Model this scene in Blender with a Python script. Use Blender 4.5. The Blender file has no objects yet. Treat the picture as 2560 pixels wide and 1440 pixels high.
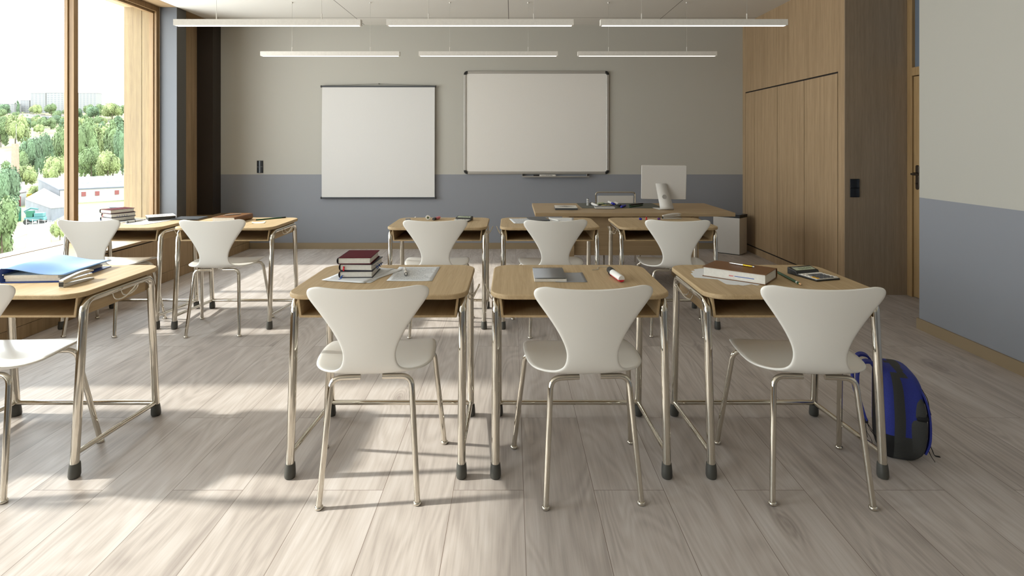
import bpy, bmesh, math, random
from mathutils import Vector, Matrix, noise
R = math.radians
PI = math.pi
SC = bpy.context.scene
COL = SC.collection
random.seed(7)

# ------------------------------------------------------------------ camera
CAMZ, F, VX, VY = 1.38, 1422.2, 1280.0, 361.0
cam = bpy.data.cameras.new('camera')
cam.lens = 20.0
cam.sensor_width = 36.0
cam.sensor_fit = 'HORIZONTAL'
cam.shift_y = (VY - 720.0) / 2560.0
cam.clip_end = 5000
camo = bpy.data.objects.new('camera', cam)
camo.location = (0, 0, CAMZ)
camo.rotation_euler = (PI / 2, 0, 0)
COL.objects.link(camo)
SC.camera = camo

# ------------------------------------------------------------------ light
SKY = 9.6
SUN = 6.8
EXPOSURE = 0.0
w = bpy.data.worlds.new('world')
SC.world = w
w.use_nodes = True
wn = w.node_tree
bg = wn.nodes['Background']
tc = wn.nodes.new('ShaderNodeTexCoord')
sx = wn.nodes.new('ShaderNodeSeparateXYZ')
rp = wn.nodes.new('ShaderNodeValToRGB')
wn.links.new(tc.outputs['Generated'], sx.inputs[0])
wn.links.new(sx.outputs['Z'], rp.inputs[0])
rp.color_ramp.elements[0].position = 0.0
rp.color_ramp.elements[0].color = (0.98, 0.99, 1.0, 1)
rp.color_ramp.elements[1].position = 0.8
rp.color_ramp.elements[1].color = (0.80, 0.90, 1.0, 1)
wn.links.new(rp.outputs[0], bg.inputs[0])
bg.inputs[1].default_value = SKY

sun = bpy.data.lights.new('sun', 'SUN')
sun.energy = SUN
sun.angle = R(2.3)
sun.color = (1.0, 0.95, 0.88)
suno = bpy.data.objects.new('sun', sun)
sdir = Vector((1.0, 0.02, -0.672))
suno.rotation_euler = sdir.to_track_quat('-Z', 'Y').to_euler()
suno.location = (-8, 3, 8)
COL.objects.link(suno)

SC.view_settings.view_transform = 'Standard'
SC.view_settings.look = 'None'
SC.view_settings.gamma = 1
SC.view_settings.use_curve_mapping = False
SC.view_settings.exposure = EXPOSURE
SC.cycles.use_denoising = True
SC.cycles.sample_clamp_indirect = 6
SC.cycles.max_bounces = 12
SC.cycles.diffuse_bounces = 6
SC.cycles.transparent_max_bounces = 12
SC.cycles.caustics_reflective = False
SC.cycles.caustics_refractive = False

WINDOWS = [(4.02, 6.55), (0.72, 3.27), (-2.6, 0.0)]     # along the left wall, y from..to
WX = -4.06                                             # inner face of the window frames
for (a, b) in WINDOWS:                                  # portals help sky light find the windows
    al = bpy.data.lights.new('window_portal', 'AREA')
    al.shape = 'RECTANGLE'
    al.size = b - a
    al.size_y = 2.46
    al.cycles.is_portal = True
    ao = bpy.data.objects.new('window_portal', al)
    ao.matrix_world = Matrix(((0, 0, -1, WX - 0.1), (1, 0, 0, (a + b) / 2), (0, 1, 0, 1.73), (0, 0, 0, 1)))
    COL.objects.link(ao)

# ------------------------------------------------------------------ helpers
def lin(c):
    if isinstance(c, str):
        c = tuple(int(c[i:i + 2], 16) / 255 for i in (0, 2, 4))
    return tuple((v / 12.92 if v <= 0.04045 else ((v + 0.055) / 1.055) ** 2.4) for v in c) + (1,)

def P(px, py, z):
    """point of height z seen at photo pixel (px, py)"""
    Y = F * (CAMZ - z) / (py - VY)
    return Vector(((px - VX) * Y / F, Y, z))

def setp(b, **k):
    for n, v in k.items():
        n = n.replace('_', ' ')
        if n in b.inputs:
            b.inputs[n].default_value = v

def mat(name, col, rough=0.5, metal=0.0, coat=0.0, spec=0.5, emit=None, estr=0, var=0.0, vscale=30, bump=0.0, bscale=200):
    m = bpy.data.materials.new(name)
    m.use_nodes = True
    nt = m.node_tree
    b = nt.nodes['Principled BSDF']
    c = lin(col)
    b.inputs['Base Color'].default_value = c
    setp(b, Roughness=rough, Metallic=metal)
    b.inputs['Specular IOR Level'].default_value = spec
    b.inputs['Coat Weight'].default_value = coat
    if emit:
        b.inputs['Emission Color'].default_value = lin(emit)
        b.inputs['Emission Strength'].default_value = estr
    if var or bump:
        tc = nt.nodes.new('ShaderNodeTexCoord')
        n = nt.nodes.new('ShaderNodeTexNoise')
        n.inputs['Scale'].default_value = vscale
        n.inputs['Detail'].default_value = 4
        nt.links.new(tc.outputs['Object'], n.inputs['Vector'])
        if var:
            r = nt.nodes.new('ShaderNodeValToRGB')
            r.color_ramp.elements[0].position = 0.3
            r.color_ramp.elements[1].position = 0.7
            r.color_ramp.elements[0].color = tuple(max(0, v * (1 - var)) for v in c[:3]) + (1,)
            r.color_ramp.elements[1].color = tuple(min(1, v * (1 + var)) for v in c[:3]) + (1,)
            nt.links.new(n.outputs['Fac'], r.inputs[0])
            nt.links.new(r.outputs[0], b.inputs['Base Color'])
        if bump:
            n2 = nt.nodes.new('ShaderNodeTexNoise')
            n2.inputs['Scale'].default_value = bscale
            nt.links.new(tc.outputs['Object'], n2.inputs['Vector'])
            bp = nt.nodes.new('ShaderNodeBump')
            bp.inputs['Strength'].default_value = bump
            bp.inputs['Distance'].default_value = 0.002
            nt.links.new(n2.outputs['Fac'], bp.inputs['Height'])
            nt.links.new(bp.outputs[0], b.inputs['Normal'])
    return m

def wood(name, c1, c2, axis, rough=0.5, scale=1.0, contrast=1.0, rnd=True):
    """oak with long fine streaks along one axis"""
    m = bpy.data.materials.new(name)
    m.use_nodes = True
    nt = m.node_tree
    L = nt.links.new
    b = nt.nodes['Principled BSDF']
    setp(b, Roughness=rough)
    b.inputs['Specular IOR Level'].default_value = 0.35
    tc = nt.nodes.new('ShaderNodeTexCoord')
    mp = nt.nodes.new('ShaderNodeMapping')
    s = [30.0 * scale] * 3
    s['XYZ'.index(axis)] = 0.9 * scale
    mp.inputs['Scale'].default_value = s
    L(tc.outputs['Object'], mp.inputs[0])
    if rnd:
        oi = nt.nodes.new('ShaderNodeObjectInfo')
        ml = nt.nodes.new('ShaderNodeMath')
        ml.operation = 'MULTIPLY'
        ml.inputs[1].default_value = 50
        L(oi.outputs['Random'], ml.inputs[0])
        L(ml.outputs[0], mp.inputs['Location'])
    n1 = nt.nodes.new('ShaderNodeTexNoise')
    n1.inputs['Scale'].default_value = 1.0
    n1.inputs['Detail'].default_value = 5
    n1.inputs['Roughness'].default_value = 0.6
    L(mp.outputs[0], n1.inputs['Vector'])
    mp2 = nt.nodes.new('ShaderNodeMapping')
    mp2.inputs['Scale'].default_value = (7, 7, 7)
    L(mp.outputs[0], mp2.inputs[0])
    n2 = nt.nodes.new('ShaderNodeTexNoise')
    n2.inputs['Scale'].default_value = 1.0
    n2.inputs['Detail'].default_value = 3
    L(mp2.outputs[0], n2.inputs['Vector'])
    mx = nt.nodes.new('ShaderNodeMath')
    mx.operation = 'MULTIPLY_ADD'
    mx.inputs[1].default_value = 0.45
    L(n2.outputs['Fac'], mx.inputs[0])
    m3 = nt.nodes.new('ShaderNodeMath')
    m3.operation = 'MULTIPLY'
    m3.inputs[1].default_value = 0.6
    L(n1.outputs['Fac'], m3.inputs[0])
    L(m3.outputs[0], mx.inputs[2])
    r = nt.nodes.new('ShaderNodeValToRGB')
    h = 0.16 / contrast
    r.color_ramp.elements[0].position = 0.52 - h
    r.color_ramp.elements[1].position = 0.52 + h
    r.color_ramp.elements[0].color = lin(c1)
    r.color_ramp.elements[1].color = lin(c2)
    L(mx.outputs[0], r.inputs[0])
    L(r.outputs[0], b.inputs['Base Color'])
    bp = nt.nodes.new('ShaderNodeBump')
    bp.inputs['Strength'].default_value = 0.12
    bp.inputs['Distance'].default_value = 0.001
    L(n2.outputs['Fac'], bp.inputs['Height'])
    L(bp.outputs[0], b.inputs['Normal'])
    return m

class MB:
    """collects shapes; build() links them as ONE mesh object"""
    def __init__(s):
        s.bm = bmesh.new()
        s.mi = 0
    def _set(s, faces, mi):
        for f in faces:
            f.material_index = s.mi if mi is None else mi
    def box(s, x0, x1, y0, y1, z0, z1, mi=None, rot=None, at=None):
        g = [Vector((x, y, z)) for z in (z0, z1) for y in (y0, y1) for x in (x0, x1)]
        if rot is not None:
            g = [rot @ v for v in g]
        if at is not None:
            g = [v + Vector(at) for v in g]
        v = [s.bm.verts.new(p) for p in g]
        F_ = [(0, 2, 3, 1), (4, 5, 7, 6), (0, 1, 5, 4), (2, 6, 7, 3), (0, 4, 6, 2), (1, 3, 7, 5)]
        s._set([s.bm.faces.new([v[i] for i in f]) for f in F_], mi)
        return s
    def loft(s, rings, closed=True, cap=True, mi=None):
        V = [[s.bm.verts.new(p) for p in r] for r in rings]
        n = len(V[0])
        fs = []
        for a, b in zip(V[:-1], V[1:]):
            for i in range(n if closed else n - 1):
                j = (i + 1) % n
                fs.append(s.bm.faces.new((a[i], a[j], b[j], b[i])))
        if cap and closed:
            fs.append(s.bm.faces.new(list(reversed(V[0]))))
            fs.append(s.bm.faces.new(V[-1]))
        s._set(fs, mi)
        return s
    def prism(s, pts, z0, z1, mi=None, M=None):
        """2-D outline (ccw) raised from z0 to z1, M maps it into place"""
        M = M or Matrix.Identity(4)
        return s.loft([[M @ Vector((p[0], p[1], z)) for p in pts] for z in (z0, z1)], mi=mi)
    def tube(s, pts, r, seg=12, mi=None, flat=1.0):
        pts = [Vector(p) for p in pts]
        rr = r if isinstance(r, (list, tuple)) else [r] * len(pts)
        t0 = (pts[1] - pts[0]).normalized()
        up = Vector((0, 0, 1)) if abs(t0.z) < 0.9 else Vector((1, 0, 0))
        n = t0.cross(up).normalized()
        rings = []
        prev = t0
        for i, p in enumerate(pts):
            a = (pts[i] - pts[i - 1]).normalized() if i else t0
            b = (pts[i + 1] - pts[i]).normalized() if i < len(pts) - 1 else a
            t = (a + b).normalized()
            q = prev.rotation_difference(t)
            n = q @ n
            n = (n - t * n.dot(t)).normalized()
            bb = t.cross(n)
            prev = t
            k = 1 / max(0.5, math.cos(a.angle(b) / 2)) if i and i < len(pts) - 1 else 1
            rings.append([p + (n * math.cos(2 * PI * j / seg) + bb * math.sin(2 * PI * j / seg) * flat) * rr[i] for j in range(seg)])
        return s.loft(rings, mi=mi)
    def lathe(s, prof, seg=20, mi=None, M=None):
        """profile of (r, z) turned about z"""
        M = M or Matrix.Identity(4)
        return s.loft([[M @ Vector((max(r, 1e-5) * math.cos(2 * PI * j / seg), max(r, 1e-5) * math.sin(2 * PI * j / seg), z)) for j in range(seg)] for r, z in prof], mi=mi)
    def quad(s, pts, mi=None):
        s._set([s.bm.faces.new([s.bm.verts.new(p) for p in pts])], mi)
        return s
    def grid(s, rows, mi=None):
        return s.loft(rows, closed=False, cap=False, mi=mi)
    def build(s, name, mats, parent=None, bevel=0, seg=2, smooth=35, loc=None, rz=None, solid=0, sub=0):
        me = bpy.data.meshes.new(name)
        bmesh.ops.recalc_face_normals(s.bm, faces=s.bm.faces)
        s.bm.to_mesh(me)
        s.bm.free()
        for m in (mats if isinstance(mats, (list, tuple)) else [mats]):
            me.materials.append(m)
        o = bpy.data.objects.new(name, me)
        COL.objects.link(o)
        if parent is not None:
            o.parent = parent
        if loc is not None:
            o.location = loc
        if rz is not None:
            o.rotation_euler = (0, 0, rz)
        if smooth:
            me.shade_smooth()
            if not bevel:
                me.set_sharp_from_angle(angle=R(smooth))
        if solid:
            d = o.modifiers.new('thickness', 'SOLIDIFY')
            d.thickness = solid
            d.offset = 0
        if bevel:
            d = o.modifiers.new('edges', 'BEVEL')
            d.width = bevel
            d.segments = seg
            d.limit_method = 'ANGLE'
            d.angle_limit = R(40)
            d.harden_normals = True
        if sub:
            d = o.modifiers.new('smooth', 'SUBSURF')
            d.levels = d.render_levels = sub
        return o

def tag(o, label=None, cat=None, group=None, kind=None):
    if label: o['label'] = label
    if cat: o['category'] = cat
    if group: o['group'] = group
    if kind: o['kind'] = kind
    return o

def thing(name, label, cat, loc=(0, 0, 0), rz=0.0, group=None, kind=None):
    o = bpy.data.objects.new(name, None)
    o.empty_display_size = 0.1
    COL.objects.link(o)
    o.location = loc
    o.rotation_euler = (0, 0, rz)
    return tag(o, label, cat, group, kind)

def dup(root, loc, rz=0.0, label=None, group=None):
    def cp(o, par):
        c = o.copy()
        COL.objects.link(c)
        if par is not None:
            c.parent = par
        for ch in [k for k in list(bpy.data.objects) if k.parent == o]:
            cp(ch, c)
        return c
    r = cp(root, None)
    r.location = loc
    r.rotation_euler = (0, 0, rz)
    if label: r['label'] = label
    if group: r['group'] = group
    return r

def fillet(pts, rad, n=6):
    """polyline with its inner corners rounded"""
    pts = [Vector(p) for p in pts]
    out = [pts[0]]
    for i in range(1, len(pts) - 1):
        a, b, c = pts[i - 1], pts[i], pts[i + 1]
        u, v = (a - b).normalized(), (c - b).normalized()
        ang = u.angle(v)
        if ang > PI - 0.01:
            out.append(b)
            continue
        r_ = rad[i - 1] if isinstance(rad, (list, tuple)) else rad
        d = min(r_ / math.tan(ang / 2), (a - b).length * 0.49, (c - b).length * 0.49)
        p0, p1 = b + u * d, b + v * d
        for k in range(n + 1):
            t = k / n
            out.append(p0 * (1 - t) ** 2 + b * 2 * t * (1 - t) + p1 * t ** 2)
    out.append(pts[-1])
    return out

def rrect(x0, x1, y0, y1, r, n=8):
    pts = []
    for cx, cy, a0 in ((x1 - r, y0 + r, -90), (x1 - r, y1 - r, 0), (x0 + r, y1 - r, 90), (x0 + r, y0 + r, 180)):
        for k in range(n + 1):
            a = R(a0 + 90 * k / n)
            pts.append((cx + r * math.cos(a), cy + r * math.sin(a)))
    return pts

def crspline(rows, n):
    """Catmull-Rom through rows of numbers"""
    out = []
    for i in range(len(rows) - 1):
        p0, p1, p2, p3 = rows[max(i - 1, 0)], rows[i], rows[i + 1], rows[min(i + 2, len(rows) - 1)]
        for k in range(n):
            t = k / n
            out.append([0.5 * (2 * b + (c - a) * t + (2 * a - 5 * b + 4 * c - d) * t * t + (-a + 3 * b - 3 * c + d) * t ** 3) for a, b, c, d in zip(p0, p1, p2, p3)])
    out.append(list(rows[-1]))
    return out

# ------------------------------------------------------------------ materials
M = {}
M['desk'] = wood('light oak desk wood', 'A68E6A', 'BCA480', 'Y', 0.58, 1.0)
M['deskbox'] = wood('light oak book box', 'A68D68', 'BAA17C', 'Y', 0.5, 1.0)
M['oakz'] = wood('oak panel upright grain', '8F775A', 'AE9474', 'Z', 0.45, 1.0, rnd=False)
M['oakdoor'] = wood('oak door upright grain', '927A5C', 'B09676', 'Z', 0.45, 1.0)
M['oakshaded'] = wood('shaded oak end panel', '877764', '9E8C77', 'Z', 0.38, 1.2, 1.1)  # same oak as the side wall, its shade put into greyer tones
M['oaky'] = wood('oak long grain', '92795A', 'AC9270', 'Y', 0.45, 0.8)
M['oakx'] = wood('oak cross grain', 'A88860', 'BE9E74', 'X', 0.5, 0.8)
M['oakext'] = wood('pale exterior oak', '6A583E', '83704F', 'Z', 0.6, 1.0)
M['frame'] = wood('window frame oak', '745A3A', '907450', 'Z', 0.45, 1.0)
M['doorframe'] = wood('door frame oak', '8A6E4A', 'A68A62', 'Z', 0.45, 1.0)
M['gap'] = mat('dark gap', '1A1008', 0.8)
M['chrome'] = mat('chrome', 'D6D0C4', 0.07, 1.0)
M['rubber'] = mat('dark grey rubber', '45443F', 0.45)
M['shell'] = mat('white lacquered shell', 'E6E3DC', 0.28, spec=0.5, coat=0.15)
M['white'] = mat('white satin', 'DAD6CF', 0.5)
M['lampwhite'] = mat('white lamp casing', 'D5D0C8', 0.6, var=0.04, vscale=60)
M['glow'] = mat('lamp diffuser', 'FFFFFF', 0.5, emit='FFF8EC', estr=1.15)
M['wire'] = mat('thin steel wire', 'B5B0A8', 0.35, 0.8)
M['dark'] = mat('matt charcoal', '2E2B27', 0.6)
M['black'] = mat('black plastic', '151515', 0.35)
M['paper'] = mat('white paper', 'D9DADB', 0.8, var=0.02, vscale=200)
M['pages'] = mat('book page edges', 'D6D2C9', 0.85, var=0.05, vscale=90)
M['maroon'] = mat('maroon book cloth', '52161F', 0.8, spec=0.1, var=0.1, vscale=400, bump=0.3, bscale=900)
M['navy'] = mat('dark navy book cloth', '171324', 0.5)
M['brown'] = mat('brown leather', '6B431C', 0.42, var=0.16, vscale=120, bump=0.4, bscale=500)
M['red'] = mat('red plastic', 'C8141E', 0.45)
M['bluebind'] = mat('blue binder board', '7FA6DA', 0.5)
M['bluedark'] = mat('blue binder inside', '1E3F8C', 0.5)
M['ribbon'] = mat('blue ribbon', '1F4FA0', 0.6)
M['green'] = mat('green lacquer', '0E4A2C', 0.35)
M['pencilwood'] = mat('sharpened cedar', 'D2A678', 0.7)
M['gold'] = mat('brass', 'D9B23A', 0.25, 1.0)
M['silver'] = mat('brushed aluminium', 'D0CFCC', 0.3, 0.9)
M['greyboard'] = mat('grey card', '8C8D90', 0.7)
M['yellow'] = mat('yellow plastic', 'D9A52C', 0.45)
M['keyg'] = mat('grey keys', '55585E', 0.45)
M['lcd'] = mat('green grey display', 'B4BCA4', 0.3)
M['lcdink'] = mat('display digits', '2E4A2C', 0.4)
M['pink'] = mat('pink plastic', 'D97F8C', 0.45)
M['bluep'] = mat('blue plastic', '1A22A0', 0.4)
M['palegreen'] = mat('pale green plastic', 'C9D2B4', 0.4)
M['whiteboard'] = mat('whiteboard enamel', 'DCD8D2', 0.35, var=0.012, vscale=160)
M['screen'] = mat('projection screen cloth', 'D2D0CD', 0.85, var=0.012, vscale=160)
M['alu'] = mat('satin aluminium', 'B4B0AA', 0.4, 0.7)
M['bar'] = mat('dark grey steel bar', '4A4D51', 0.45, 0.3)
M['greycol'] = mat('grey painted steel', '56585C', 0.5, var=0.02, vscale=200)
M['darkcol'] = mat('dark anthracite panel', '4A4742', 0.6)
M['blackcol'] = mat('dark brown panel', '2C241D', 0.55)
M['mat'] = mat('dark green cutting mat', '46493F', 0.45, var=0.05)
M['mac'] = mat('light grey computer casing', 'C6C1BA', 0.45, var=0.012, vscale=150)
M['macdark'] = mat('grey cable opening', '8E8983', 0.6)
M['switch'] = mat('black switch plastic', '23262B', 0.22)
M['bpblue'] = mat('blue backpack nylon', '23308A', 0.6, var=0.12, vscale=160, bump=0.8, bscale=320)
M['bpgrey'] = mat('charcoal backpack fabric', '3A3B3A', 0.75, var=0.1, vscale=260, bump=0.4, bscale=500)
M['bpblack'] = mat('black webbing', '0E0E10', 0.7, bump=0.3, bscale=500)
M['baseb'] = mat('tan skirting', '8C7A60', 0.5)
M['pencilyellow'] = mat('pale yellow lacquer', 'D8C88A', 0.4)

def painted_wall():
    m = bpy.data.materials.new('two tone wall paint')
    m.use_nodes = True
    nt = m.node_tree
    L = nt.links.new
    b = nt.nodes['Principled BSDF']
    setp(b, Roughness=0.6)
    b.inputs['Specular IOR Level'].default_value = 0.3
    g = nt.nodes.new('ShaderNodeNewGeometry')
    s = nt.nodes.new('ShaderNodeSeparateXYZ')
    L(g.outputs['Position'], s.inputs[0])
    gt = nt.nodes.new('ShaderNodeMath')
    gt.operation = 'GREATER_THAN'
    gt.inputs[1].default_value = 0.983
    L(s.outputs['Z'], gt.inputs[0])
    mx = nt.nodes.new('ShaderNodeMix')
    mx.data_type = 'RGBA'
    L(gt.outputs[0], mx.inputs['Factor'])
    mx.inputs['A'].default_value = lin('87898F')
    mx.inputs['B'].default_value = lin('B2AFA6')
    L(mx.outputs['Result'], b.inputs['Base Color'])
    return m
M['wall'] = painted_wall()

def ceiling_mat():
    m = bpy.data.materials.new('white ceiling boards')
    m.use_nodes = True
    nt = m.node_tree
    L = nt.links.new
    b = nt.nodes['Principled BSDF']
    setp(b, Roughness=0.8)
    g = nt.nodes.new('ShaderNodeNewGeometry')
    s = nt.nodes.new('ShaderNodeSeparateXYZ')
    L(g.outputs['Position'], s.inputs[0])
    def line(sock, off, pitch, half):
        a = nt.nodes.new('ShaderNodeMath'); a.operation = 'SUBTRACT'
        L(s.outputs[sock], a.inputs[0]); a.inputs[1].default_value = off - pitch / 2
        f = nt.nodes.new('ShaderNodeMath'); f.operation = 'FLOORED_MODULO'
        L(a.outputs[0], f.inputs[0]); f.inputs[1].default_value = pitch
        c = nt.nodes.new('ShaderNodeMath'); c.operation = 'COMPARE'
        L(f.outputs[0], c.inputs[0]); c.inputs[1].default_value = pitch / 2; c.inputs[2].default_value = half
        return c
    a, c = line('X', -0.0416, 1.909, 0.004), line('Y', 7.09, 1.909, 0.006)
    mm = nt.nodes.new('ShaderNodeMath'); mm.operation = 'MAXIMUM'
    L(a.outputs[0], mm.inputs[0]); L(c.outputs[0], mm.inputs[1])
    mx = nt.nodes.new('ShaderNodeMix')
    mx.data_type = 'RGBA'
    L(mm.outputs[0], mx.inputs['Factor'])
    mx.inputs['A'].default_value = lin('DCD8D0')
    mx.inputs['B'].default_value = lin('6E6860')
    L(mx.outputs['Result'], b.inputs['Base Color'])
    return m
M['ceiling'] = ceiling_mat()

def floor_mat():
    m = bpy.data.materials.new('pale oak plank floor')
    m.use_nodes = True
    nt = m.node_tree
    L = nt.links.new
    def math_(op, a, b=None, c=None):
        n = nt.nodes.new('ShaderNodeMath')
        n.operation = op
        for i, v in enumerate((a, b, c)):
            if v is None: continue
            if isinstance(v, (int, float)): n.inputs[i].default_value = v
            else: L(v, n.inputs[i])
        return n.outputs[0]
    b = nt.nodes['Principled BSDF']
    tc = nt.nodes.new('ShaderNodeTexCoord')
    mp = nt.nodes.new('ShaderNodeMapping')
    mp.inputs['Rotation'].default_value = (0, 0, R(-90))
    mp.inputs['Location'].default_value = (0.37, 0.046, 0)
    L(tc.outputs['Object'], mp.inputs[0])
    def brick(c1, c2, mortar, ms):
        k = nt.nodes.new('ShaderNodeTexBrick')
        k.offset = 0.37
        k.offset_frequency = 2
        k.inputs['Scale'].default_value = 1
        k.inputs['Mortar Size'].default_value = ms
        k.inputs['Mortar Smooth'].default_value = 0.2
        k.inputs['Brick Width'].default_value = 1.62
        k.inputs['Row Height'].default_value = 0.28
        k.inputs['Color1'].default_value = c1
        k.inputs['Color2'].default_value = c2
        k.inputs['Mortar'].default_value = mortar
        L(mp.outputs[0], k.inputs['Vector'])
        return k
    k = brick((0, 0, 0, 1), (1, 1, 1, 1), (0.5, 0.5, 0.5, 1), 0.0)
    k2 = brick((0, 0, 0, 1), (0, 0, 0, 1), (1, 1, 1, 1), 0.0011)
    rnd = nt.nodes.new('ShaderNodeSeparateColor')
    L(k.outputs['Color'], rnd.inputs[0])
    rv = rnd.outputs[0]
    sp = nt.nodes.new('ShaderNodeSeparateXYZ')
    L(tc.outputs['Object'], sp.inputs[0])
    offs = math_('MULTIPLY', rv, 37.0)
    def vec(sx_, sy_, zoff):
        c = nt.nodes.new('ShaderNodeCombineXYZ')
        L(math_('MULTIPLY', sp.outputs['X'], sx_), c.inputs[0])
        L(math_('MULTIPLY', sp.outputs['Y'], sy_), c.inputs[1])
        L(math_('ADD', offs, zoff), c.inputs[2])
        return c.outputs[0]
    def nz(v, det, dist=0.0, rough=0.5):
        n = nt.nodes.new('ShaderNodeTexNoise')
        n.inputs['Scale'].default_value = 1
        n.inputs['Detail'].default_value = det
        n.inputs['Roughness'].default_value = rough
        n.inputs['Distortion'].default_value = dist
        L(v, n.inputs['Vector'])
        return n.outputs['Fac']
    big = nz(vec(4.0, 0.7, 0), 2, 0.4)
    vo = nt.nodes.new('ShaderNodeTexVoronoi')
    vo.inputs['Scale'].default_value = 1
    L(vec(2.6, 1.0, 3.3), vo.inputs['Vector'])
    kd = vo.outputs['Distance']
    knot = math_('POWER', math_('MAXIMUM', math_('SUBTRACT', 1.0, math_('MULTIPLY', kd, 3.6)), 0.0), 3.0)
    phase = math_('ADD', math_('MULTIPLY', big, 90.0), math_('MULTIPLY', knot, 34.0))
    rings = math_('MULTIPLY_ADD', math_('SINE', phase), 0.5, 0.5)
    fine = nz(vec(95, 3.0, 7), 4, 0.0, 0.65)
    mid = nz(vec(11, 1.1, 11), 4, 0.6)
    v = math_('MULTIPLY_ADD', rings, 0.10, math_('MULTIPLY', fine, 0.40))
    v = math_('ADD', v, math_('MULTIPLY', mid, 0.48))
    v = math_('ADD', v, math_('MULTIPLY', rv, 0.10))
    v = math_('SUBTRACT', v, math_('MULTIPLY', knot, 0.45))
    r = nt.nodes.new('ShaderNodeValToRGB')
    r.color_ramp.elements[0].position = 0.30
    r.color_ramp.elements[0].color = lin('958B84')
    r.color_ramp.elements[1].position = 0.72
    r.color_ramp.elements[1].color = lin('C5BDB7')
    e = r.color_ramp.elements.new(0.52)
    e.color = lin('B3A9A1')
    L(v, r.inputs[0])
    mx = nt.nodes.new('ShaderNodeMix')
    mx.data_type = 'RGBA'
    L(k2.outputs['Fac'], mx.inputs['Factor'])
    L(r.outputs[0], mx.inputs['A'])
    mx.inputs['B'].default_value = lin('6E5F54')
    L(mx.outputs['Result'], b.inputs['Base Color'])
    setp(b, Roughness=0.48)
    b.inputs['Specular IOR Level'].default_value = 0.35
    bp = nt.nodes.new('ShaderNodeBump')
    bp.inputs['Strength'].default_value = 0.15
    bp.inputs['Distance'].default_value = 0.001
    L(v, bp.inputs['Height'])
    L(bp.outputs[0], b.inputs['Normal'])
    return m
M['floor'] = floor_mat()

def glass_mat(name, tint=(0.97, 0.99, 0.985, 1), refl=0.05):
    m = bpy.data.materials.new(name)
    m.use_nodes = True
    nt = m.node_tree
    nt.nodes.remove(nt.nodes['Principled BSDF'])
    out = nt.nodes['Material Output']
    t = nt.nodes.new('ShaderNodeBsdfTransparent')
    t.inputs[0].default_value = tint
    g = nt.nodes.new('ShaderNodeBsdfGlossy')
    g.inputs['Roughness'].default_value = 0.02
    ly = nt.nodes.new('ShaderNodeLayerWeight')
    ly.inputs[0].default_value = 0.5
    pw = nt.nodes.new('ShaderNodeMath')
    pw.operation = 'POWER'
    pw.inputs[1].default_value = 5
    nt.links.new(ly.outputs['Facing'], pw.inputs[0])
    lw = nt.nodes.new('ShaderNodeMath')
    lw.operation = 'MULTIPLY_ADD'
    lw.inputs[1].default_value = 0.5
    lw.inputs[2].default_value = 0.03
    nt.links.new(pw.outputs[0], lw.inputs[0])
    mx = nt.nodes.new('ShaderNodeMixShader')
    nt.links.new(lw.outputs[0], mx.inputs[0])
    nt.links.new(t.outputs[0], mx.inputs[1])
    nt.links.new(g.outputs[0], mx.inputs[2])
    nt.links.new(mx.outputs[0], out.inputs[0])
    return m
M['glass'] = glass_mat('clear window glass')
M['doorglass'] = mat('door glass coloured as sky reflection', '67727F', 0.12, spec=0.8)  # opaque pane, the sky's reflection is put into the blue-grey base colour

def written_paper():
    m = bpy.data.materials.new('handwritten sheet')
    m.use_nodes = True
    nt = m.node_tree
    L = nt.links.new
    b = nt.nodes['Principled BSDF']
    setp(b, Roughness=0.85)
    tc = nt.nodes.new('ShaderNodeTexCoord')
    s = nt.nodes.new('ShaderNodeSeparateXYZ')
    L(tc.outputs['Object'], s.inputs[0])
    def mth(op, a, b_=None, c=None):
        n = nt.nodes.new('ShaderNodeMath'); n.operation = op
        for i, v in enumerate((a, b_, c)):
            if v is None: continue
            if isinstance(v, (int, float)): n.inputs[i].default_value = v
            else: L(v, n.inputs[i])
        return n.outputs[0]
    f = mth('FLOORED_MODULO', s.outputs['Y'], 0.0115)
    band = mth('COMPARE', f, 0.0057, 0.0021)
    row = mth('FLOOR', mth('DIVIDE', s.outputs['Y'], 0.0115))
    cx = nt.nodes.new('ShaderNodeCombineXYZ')
    L(mth('MULTIPLY', s.outputs['X'], 320), cx.inputs[0])
    L(mth('MULTIPLY', row, 3.7), cx.inputs[1])
    L(mth('MULTIPLY', s.outputs['Y'], 250), cx.inputs[2])
    n = nt.nodes.new('ShaderNodeTexNoise')
    n.inputs['Scale'].default_value = 1
    n.inputs['Detail'].default_value = 1
    L(cx.outputs[0], n.inputs['Vector'])
    ink = mth('GREATER_THAN', n.outputs['Fac'], 0.47)
    wn_ = nt.nodes.new('ShaderNodeTexWhiteNoise')
    wn_.noise_dimensions = '1D'
    L(row, wn_.inputs['W'])
    xin = mth('LESS_THAN', s.outputs['X'], mth('MULTIPLY_ADD', wn_.outputs['Value'], 0.05, 0.045))
    xin2 = mth('GREATER_THAN', s.outputs['X'], -0.088)
    yin = mth('LESS_THAN', mth('ABSOLUTE', s.outputs['Y']), 0.128)
    k = mth('MULTIPLY', mth('MULTIPLY', band, ink), mth('MULTIPLY', mth('MULTIPLY', xin, xin2), yin))
    mx = nt.nodes.new('ShaderNodeMix'); mx.data_type = 'RGBA'
    L(mth('MULTIPLY', k, 0.75), mx.inputs['Factor'])
    mx.inputs['A'].default_value = lin('D2D4D6')
    mx.inputs['B'].default_value = lin('3C3E44')
    L(mx.outputs['Result'], b.inputs['Base Color'])
    return m
M['written'] = written_paper()

# ------------------------------------------------------------------ room shell
def struct(name, mb, m, **k):
    return tag(mb.build(name, m, **k), kind='structure')

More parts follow.
